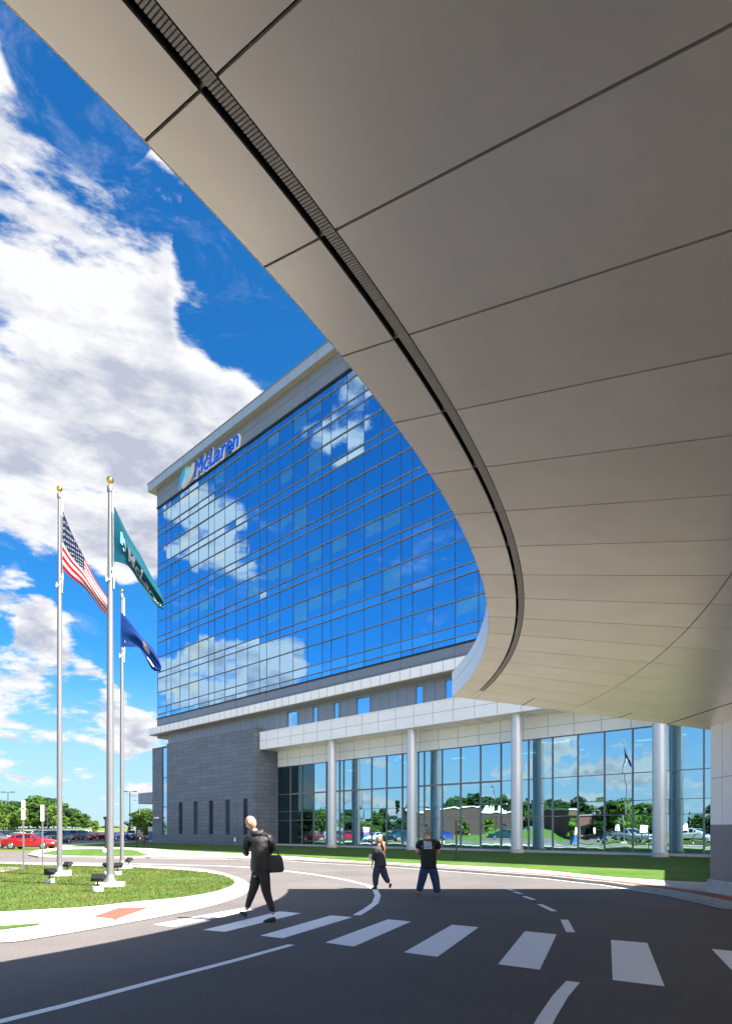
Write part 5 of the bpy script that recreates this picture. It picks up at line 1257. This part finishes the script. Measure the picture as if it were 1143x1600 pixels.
LNK = lambda s: [tuple(q.split('-')) for q in s.split()]
def hair_shell(hd, M, name, m, parent, cond, g=1.07):
    inv = M.inverted(); bm = bmesh.new(); bm.from_mesh(hd)
    dead = [f for f in bm.faces if not cond(inv @ f.calc_center_median())]
    bmesh.ops.delete(bm, geom=dead, context='FACES')
    for v in bm.verts:
        p = inv @ v.co; n_ = mnoise.noise(p * 60) * .05; v.co = M @ Vector((p.x * (g + n_) - .003, p.y * (g + n_), p.z * (g + n_) + .002))
    bmesh.ops.solidify(bm, geom=bm.faces[:], thickness=.006)
    me = bpy.data.meshes.new('hr'); bm.to_mesh(me); bm.free(); return join([me], name, m, parent)
# --- bald man in black walking left, looking down, shoulder bag at his hip
Z1 = G(420, 1441)[1]
J, base = person('', 0, 413, Z1, None, 0)
hc = J(391.5, 1285.5, .02); hd, HM = head_mesh(hc, pi - .35, .50, 1.0)
P = dict(pel=J(407, 1357), wai=J(407.5, 1338), che=J(405.5, 1317, -.01), nek=J(399, 1301), hd0=J(395.5, 1294, .01), shl=J(388, 1308, .02), ell=J(381.5, 1327, .0), hal=J(384, 1334, .26), shr=J(419.5, 1308, -.03), elr=J(424, 1328, .10), har=J(397, 1334, .33),
         hpl=J(402, 1360, .03), knl=J(394, 1392, .02), anl=J(385, 1423, .04), hpr=J(412, 1360, -.03), knr=J(415.5, 1394, .0), anr=J(427, 1430, .0))
E1 = LNK('pel-wai wai-che che-nek nek-hd0 che-shl shl-ell ell-hal che-shr shr-elr elr-har pel-hpl hpl-knl knl-anl pel-hpr hpr-knr knr-anr')
rb_ = dict(pel=(.12, .10), wai=(.125, .10), che=(.14, .11), nek=.055, hd0=.052, shl=.06, ell=.04, hal=.026, shr=.06, elr=.04, har=.026, hpl=.08, knl=.052, anl=.035, hpr=.08, knr=.052, anr=.035)
bd = skin_mesh(P, E1, rb_)
hn = hand_parts(P['hal'], J(394, 1330, .38) - P['hal'], (0, 0, 1), .95, .7) + hand_parts(P['har'], J(394, 1330, .42) - P['har'], (0, 0, 1), .95, .7)
man = body_obj('bald man in black jacket and trousers striding left over the crosswalk with head bowed', base, [bd, hd] + hn, M_skin)
PJ = dict(wai=J(407.5, 1340), che=J(405.5, 1319, -.01), hem=J(407.5, 1365, 0), up=J(403, 1308, -.01), col=J(398.5, 1299.5), shl=J(387.5, 1309.5, .02), ell=J(382.5, 1329, .0), hal=J(385.5, 1336, .22), shr=J(420, 1309.5, -.03), elr=J(424, 1330, .06), har=J(401, 1337, .28))
jk = join([skin_mesh(PJ, LNK('wai-che che-up up-col wai-hem up-shl shl-ell ell-hal up-shr shr-elr elr-har'), dict(wai=(.20, .165), che=(.215, .175), hem=(.20, .17), up=(.165, .13), col=.095, shl=(.092, .09), ell=.070, hal=.050, shr=(.092, .09), elr=.070, har=.050), 2)], 'jacket', M_jacket, man)
PH = dict(a=J(392, 1301, .03), b=J(400, 1304, -.12), c=J(409, 1302, -.08), d=J(408, 1297, .02)); join([skin_mesh(PH, LNK('a-b b-c c-d'), dict(a=.042, b=(.065, .05), c=(.06, .05), d=.04))], 'hood', M_jacket, man)
PT = dict(top=J(407, 1344), pel=J(407, 1358), hpl=J(402.5, 1366, .03), knl=J(394.5, 1393, .01), anl=J(385.5, 1420, .04), hpr=J(412, 1366, -.03), knr=J(416, 1395, 0), anr=J(427, 1427, 0))
join([skin_mesh(PT, LNK('top-pel pel-hpl hpl-knl knl-anl pel-hpr hpr-knr knr-anr'), dict(top=(.15, .13), pel=(.175, .15), hpl=.115, knl=.078, anl=.046, hpr=.118, knr=.080, anr=.048))], 'trousers', M_pants, man)
join([skin_mesh(dict(a=J(397, 1369, -.12), b=J(398.5, 1371, -.12)), [('a', 'b')], dict(a=.008, b=.008), 1)], 'trouser_logo', M_paper, man)
shoe('shoe', J(431, 1438, 0), J(411, 1440.5, .02), M_shoe, man); shoe('shoe', J(386.5, 1433, .04), J(374, 1425, .06), M_shoe, man)
# bag
bx0 = J(431, 1352, -.04); bag = thing('shoulder_bag', 'black soft shoulder bag hanging at the hip of the bald man', 'bag', tuple(J(430, 1356, -.04)))
t = MB(); w_, h_, d_ = .155, .15, .06
vs = [(-w_ * .82, -d_, h_), (w_ * .72, -d_, h_), (w_, -d_ * 1.3, -h_ * .9), (-w_ * .9, -d_ * 1.3, -h_), (-w_ * .82, d_, h_), (w_ * .72, d_, h_), (w_, d_ * 1.3, -h_ * .9), (-w_ * .9, d_ * 1.3, -h_)]
t.add(vs, [(0, 1, 2, 3), (7, 6, 5, 4), (0, 4, 5, 1), (1, 5, 6, 2), (2, 6, 7, 3), (3, 7, 4, 0)]); b_ = t.build('bag_body', M_jacket, bag, loc=(.0, 0, .06), bevel=.05, smooth=True)
t = MB(); bl_ = bag.location; t.path([tuple(J(436, 1337, -.04) - bl_), tuple(J(427.5, 1324, -.10) - bl_), tuple(J(417, 1304, -.12) - bl_), tuple(J(408, 1303, -.13) - bl_), tuple(J(396, 1312, .08) - bl_)], .012, 6); t.path([tuple(J(422, 1338, -.04) - bl_), tuple(J(427, 1324, -.10) - bl_)], .010, 6); t.build('strap', M_pants, bag)
# --- man in black t-shirt and jeans
Z2 = G(663, 1402)[1]
J, base = person('', 0, 668, Z2, None, 0)
hd, HM = head_mesh(J(667.5, 1299.5, 0), pi * .72, .08, 1.0)
P = dict(pel=J(669, 1352), wai=J(669, 1338), che=J(668.5, 1322), nek=J(668, 1312), hd0=J(667.5, 1305), shl=J(656, 1317), ell=J(651, 1332), hal=J(656, 1335, .25), shr=J(682, 1317), elr=J(685, 1332, .02), har=J(680, 1336, .26),
         hpl=J(663.5, 1355), knl=J(658.5, 1376), anl=J(654.5, 1394, .03), hpr=J(675, 1355), knr=J(680, 1377, -.02), anr=J(683, 1398, -.04))
bd = skin_mesh(P, E1, dict(pel=(.15, .12), wai=(.16, .14), che=(.17, .13), nek=.062, hd0=.058, shl=.07, ell=.048, hal=.030, shr=.07, elr=.048, har=.030, hpl=.09, knl=.06, anl=.042, hpr=.09, knr=.06, anr=.042))
hn = hand_parts(P['hal'], J(661, 1333, .45) - P['hal'], (0, 0, 1), .95, .6) + hand_parts(P['har'], J(676, 1333, .45) - P['har'], (0, 0, 1), .95, .6)
man2 = body_obj('stocky grey haired man in black t-shirt and blue jeans seen from behind on the drive', base, [bd, hd] + hn, M_skin2)
PS = dict(wai=J(669, 1340), che=J(668.5, 1322), hem=J(669.5, 1358), up=J(668.3, 1316), col=J(668, 1310.5), shl=J(655, 1318.5), ell=J(651.5, 1328, .01), shr=J(683, 1318.5), elr=J(686, 1328.5, .02))
ts = join([skin_mesh(PS, LNK('wai-che che-up up-col wai-hem up-shl shl-ell up-shr shr-elr'), dict(wai=(.25, .215), che=(.245, .195), hem=(.24, .21), up=(.20, .15), col=.085, shl=(.12, .11), ell=.098, shr=(.12, .11), elr=.098))], 't_shirt', M_tee, man2)
PT = dict(top=J(669, 1344), pel=J(669, 1354), hpl=J(663, 1359), knl=J(658.5, 1377), anl=J(654, 1394, .03), hpr=J(675.5, 1359), knr=J(680.5, 1378, -.02), anr=J(683, 1397, -.04))
join([skin_mesh(PT, LNK('top-pel pel-hpl hpl-knl knl-anl pel-hpr hpr-knr knr-anr'), dict(top=(.18, .16), pel=(.21, .18), hpl=.145, knl=.105, anl=.092, hpr=.145, knr=.105, anr=.092))], 'jeans', M_denim, man2)
shoe('boot', J(657, 1396.5, .0), J(643.5, 1394.5, .05), M_boot, man2, .05); shoe('boot', J(686, 1401, -.05), J(676, 1401, .0), M_boot, man2, .05)
hair_shell(hd, HM, 'hair', M_hairg, man2, lambda p: abs(p.y) < .0755 and (p.z > .07 or (p.x < .028 and p.z > -.055)))
M_p1 = mat('print_red', (.55, .03, .03), .7); M_p2 = mat('print_blue', (.20, .32, .48), .7, var=.7, vscale=26, col2=(.5, .55, .62))
yb = -.20
def wrap_quad(nm, a, b, c, d, m):
    t = MB(); n = 8; vs = []
    for j in range(n + 1):
        for i in range(n + 1):
            px = a + (b - a) * i / n; py = c + (d - c) * j / n; o = J(px, py, 0); q, nn, ix, ds = None, None, None, None
            dr = Vector((0, 1, 0)); hit_, loc_, nr_, _ = ts.ray_cast(J(px, py, -1.0) - Vector((0, 0, 0)) - man2.location - ts.location if False else J(px, py, -1.0) - man2.location, dr)
            p = loc_ + Vector((0, -.006, 0)) if hit_ else o - man2.location + Vector((0, yb, 0)); vs.append(tuple(p))
    t.add(vs, [(j * (n + 1) + i, j * (n + 1) + i + 1, (j + 1) * (n + 1) + i + 1, (j + 1) * (n + 1) + i) for j in range(n) for i in range(n)])
    o = t.build(nm, m, None, smooth=True); o.parent = ts; return o
bpy.context.view_layer.update()
wrap_quad('printed_lettering', 665.5, 681.5, 1309.3 + 2, 1312 + 2, M_p1); wrap_quad('printed_picture', 667, 680.5, 1314.6, 1328.5, M_p2); wrap_quad('printed_detail', 671, 677, 1324, 1326.3, M_p1)
# --- woman with auburn ponytail, grey jacket, mask
Z3 = G(586, 1390)[1]
J, base = person('', 0, 592, Z3, None, 0)
hd, HM = head_mesh(J(591, 1313.5, 0), pi - .05, -.02, .93)
P = dict(pel=J(592.5, 1352), wai=J(592.5, 1340), che=J(592.5, 1329), nek=J(593, 1320.5), hd0=J(592, 1316.5), shl=J(586, 1325, -.08), ell=J(583.5, 1340, -.10), hal=J(581, 1351, -.08), shr=J(597, 1325, .12), elr=J(590, 1339, .18), har=J(581, 1338, .14),
         hpl=J(589.5, 1354, -.03), knl=J(586, 1370, -.03), anl=J(586.5, 1385.5, 0), hpr=J(596, 1354, .04), knr=J(600.5, 1369, .04), anr=J(607.5, 1381, .04))
bd = skin_mesh(P, E1, dict(pel=(.14, .12), wai=(.125, .11), che=(.125, .11), nek=.048, hd0=.046, shl=.055, ell=.04, hal=.026, shr=.055, elr=.04, har=.026, hpl=.09, knl=.058, anl=.038, hpr=.09, knr=.058, anr=.038))
hn = hand_parts(P['hal'], Vector((-.15, 0, -1)), (-1, 0, 0), .9, .5) + hand_parts(P['har'], Vector((-1, 0, .1)), (0, 0, 1), .9, .6)
wom = body_obj('woman in dark grey jacket and jeans with an auburn ponytail and teal mask walking left', base, [bd, hd] + hn, M_skin2)
PJ = dict(wai=J(592.8, 1341), che=J(592.5, 1330), hem=J(594.5, 1356), up=J(592.5, 1325.5), col=J(592.6, 1320), shl=J(587, 1327.5, -.08), ell=J(584, 1340, -.10), hal=J(582.5, 1345, -.09), shr=J(596.5, 1327, .12), elr=J(591, 1340, .17), har=J(585, 1340, .15))
join([skin_mesh(PJ, LNK('wai-che che-up up-col wai-hem up-shl shl-ell ell-hal up-shr shr-elr elr-har'), dict(wai=(.195, .18), che=(.195, .175), hem=(.235, .215), up=(.155, .14), col=.08, shl=(.10, .10), ell=.078, hal=.064, shr=(.10, .10), elr=.078, har=.06))], 'jacket', M_coat, wom)
PT = dict(top=J(592.6, 1343), pel=J(593, 1352.5), hpl=J(589.5, 1357, -.03), knl=J(586.3, 1370.5, -.03), anl=J(586.5, 1386, 0), hpr=J(597, 1357, .04), knr=J(601.5, 1370, .04), anr=J(607, 1380, .04))
join([skin_mesh(PT, LNK('top-pel pel-hpl hpl-knl knl-anl pel-hpr hpr-knr knr-anr'), dict(top=(.15, .14), pel=(.19, .17), hpl=.135, knl=.10, anl=.075, hpr=.135, knr=.10, anr=.072))], 'jeans', M_denim2, wom)
shoe('shoe', J(589.5, 1387.8, 0), J(579.5, 1388.2, .02), M_shoe, wom, .04); shoe('shoe', J(610, 1381.5, .04), J(608.5, 1388.5, .05), M_shoe, wom, .04)
hair_shell(hd, HM, 'hair', M_hairr, wom, lambda p: abs(p.y) < .0755 and (p.z > .06 or (p.x < .035 and p.z > -.06)), 1.10)
HR = dict(c=J(597, 1315, -.01), d=J(599, 1323, -.08), e=J(601, 1331, -.09)); join([skin_mesh(HR, LNK('c-d d-e'), dict(c=.055, d=.050, e=.022))], 'ponytail', M_hairr, wom)
join([skin_mesh(dict(a=J(586.8, 1314.8, -.01), b=J(587.0, 1318.2, 0)), [('a', 'b')], dict(a=(.036, .055), b=(.034, .050)), 1)], 'face_mask', M_mask, wom)
c_ = J(579.5, 1338.5, .10); pp = thing('paper_sheets', 'small white paper held at the waist by the woman in grey', 'paper', tuple(c_)); t = MB(); t.box(-.055, .055, -.004, .004, -.09, .07); t.build('sheet', M_paper, pp, bevel=.001)
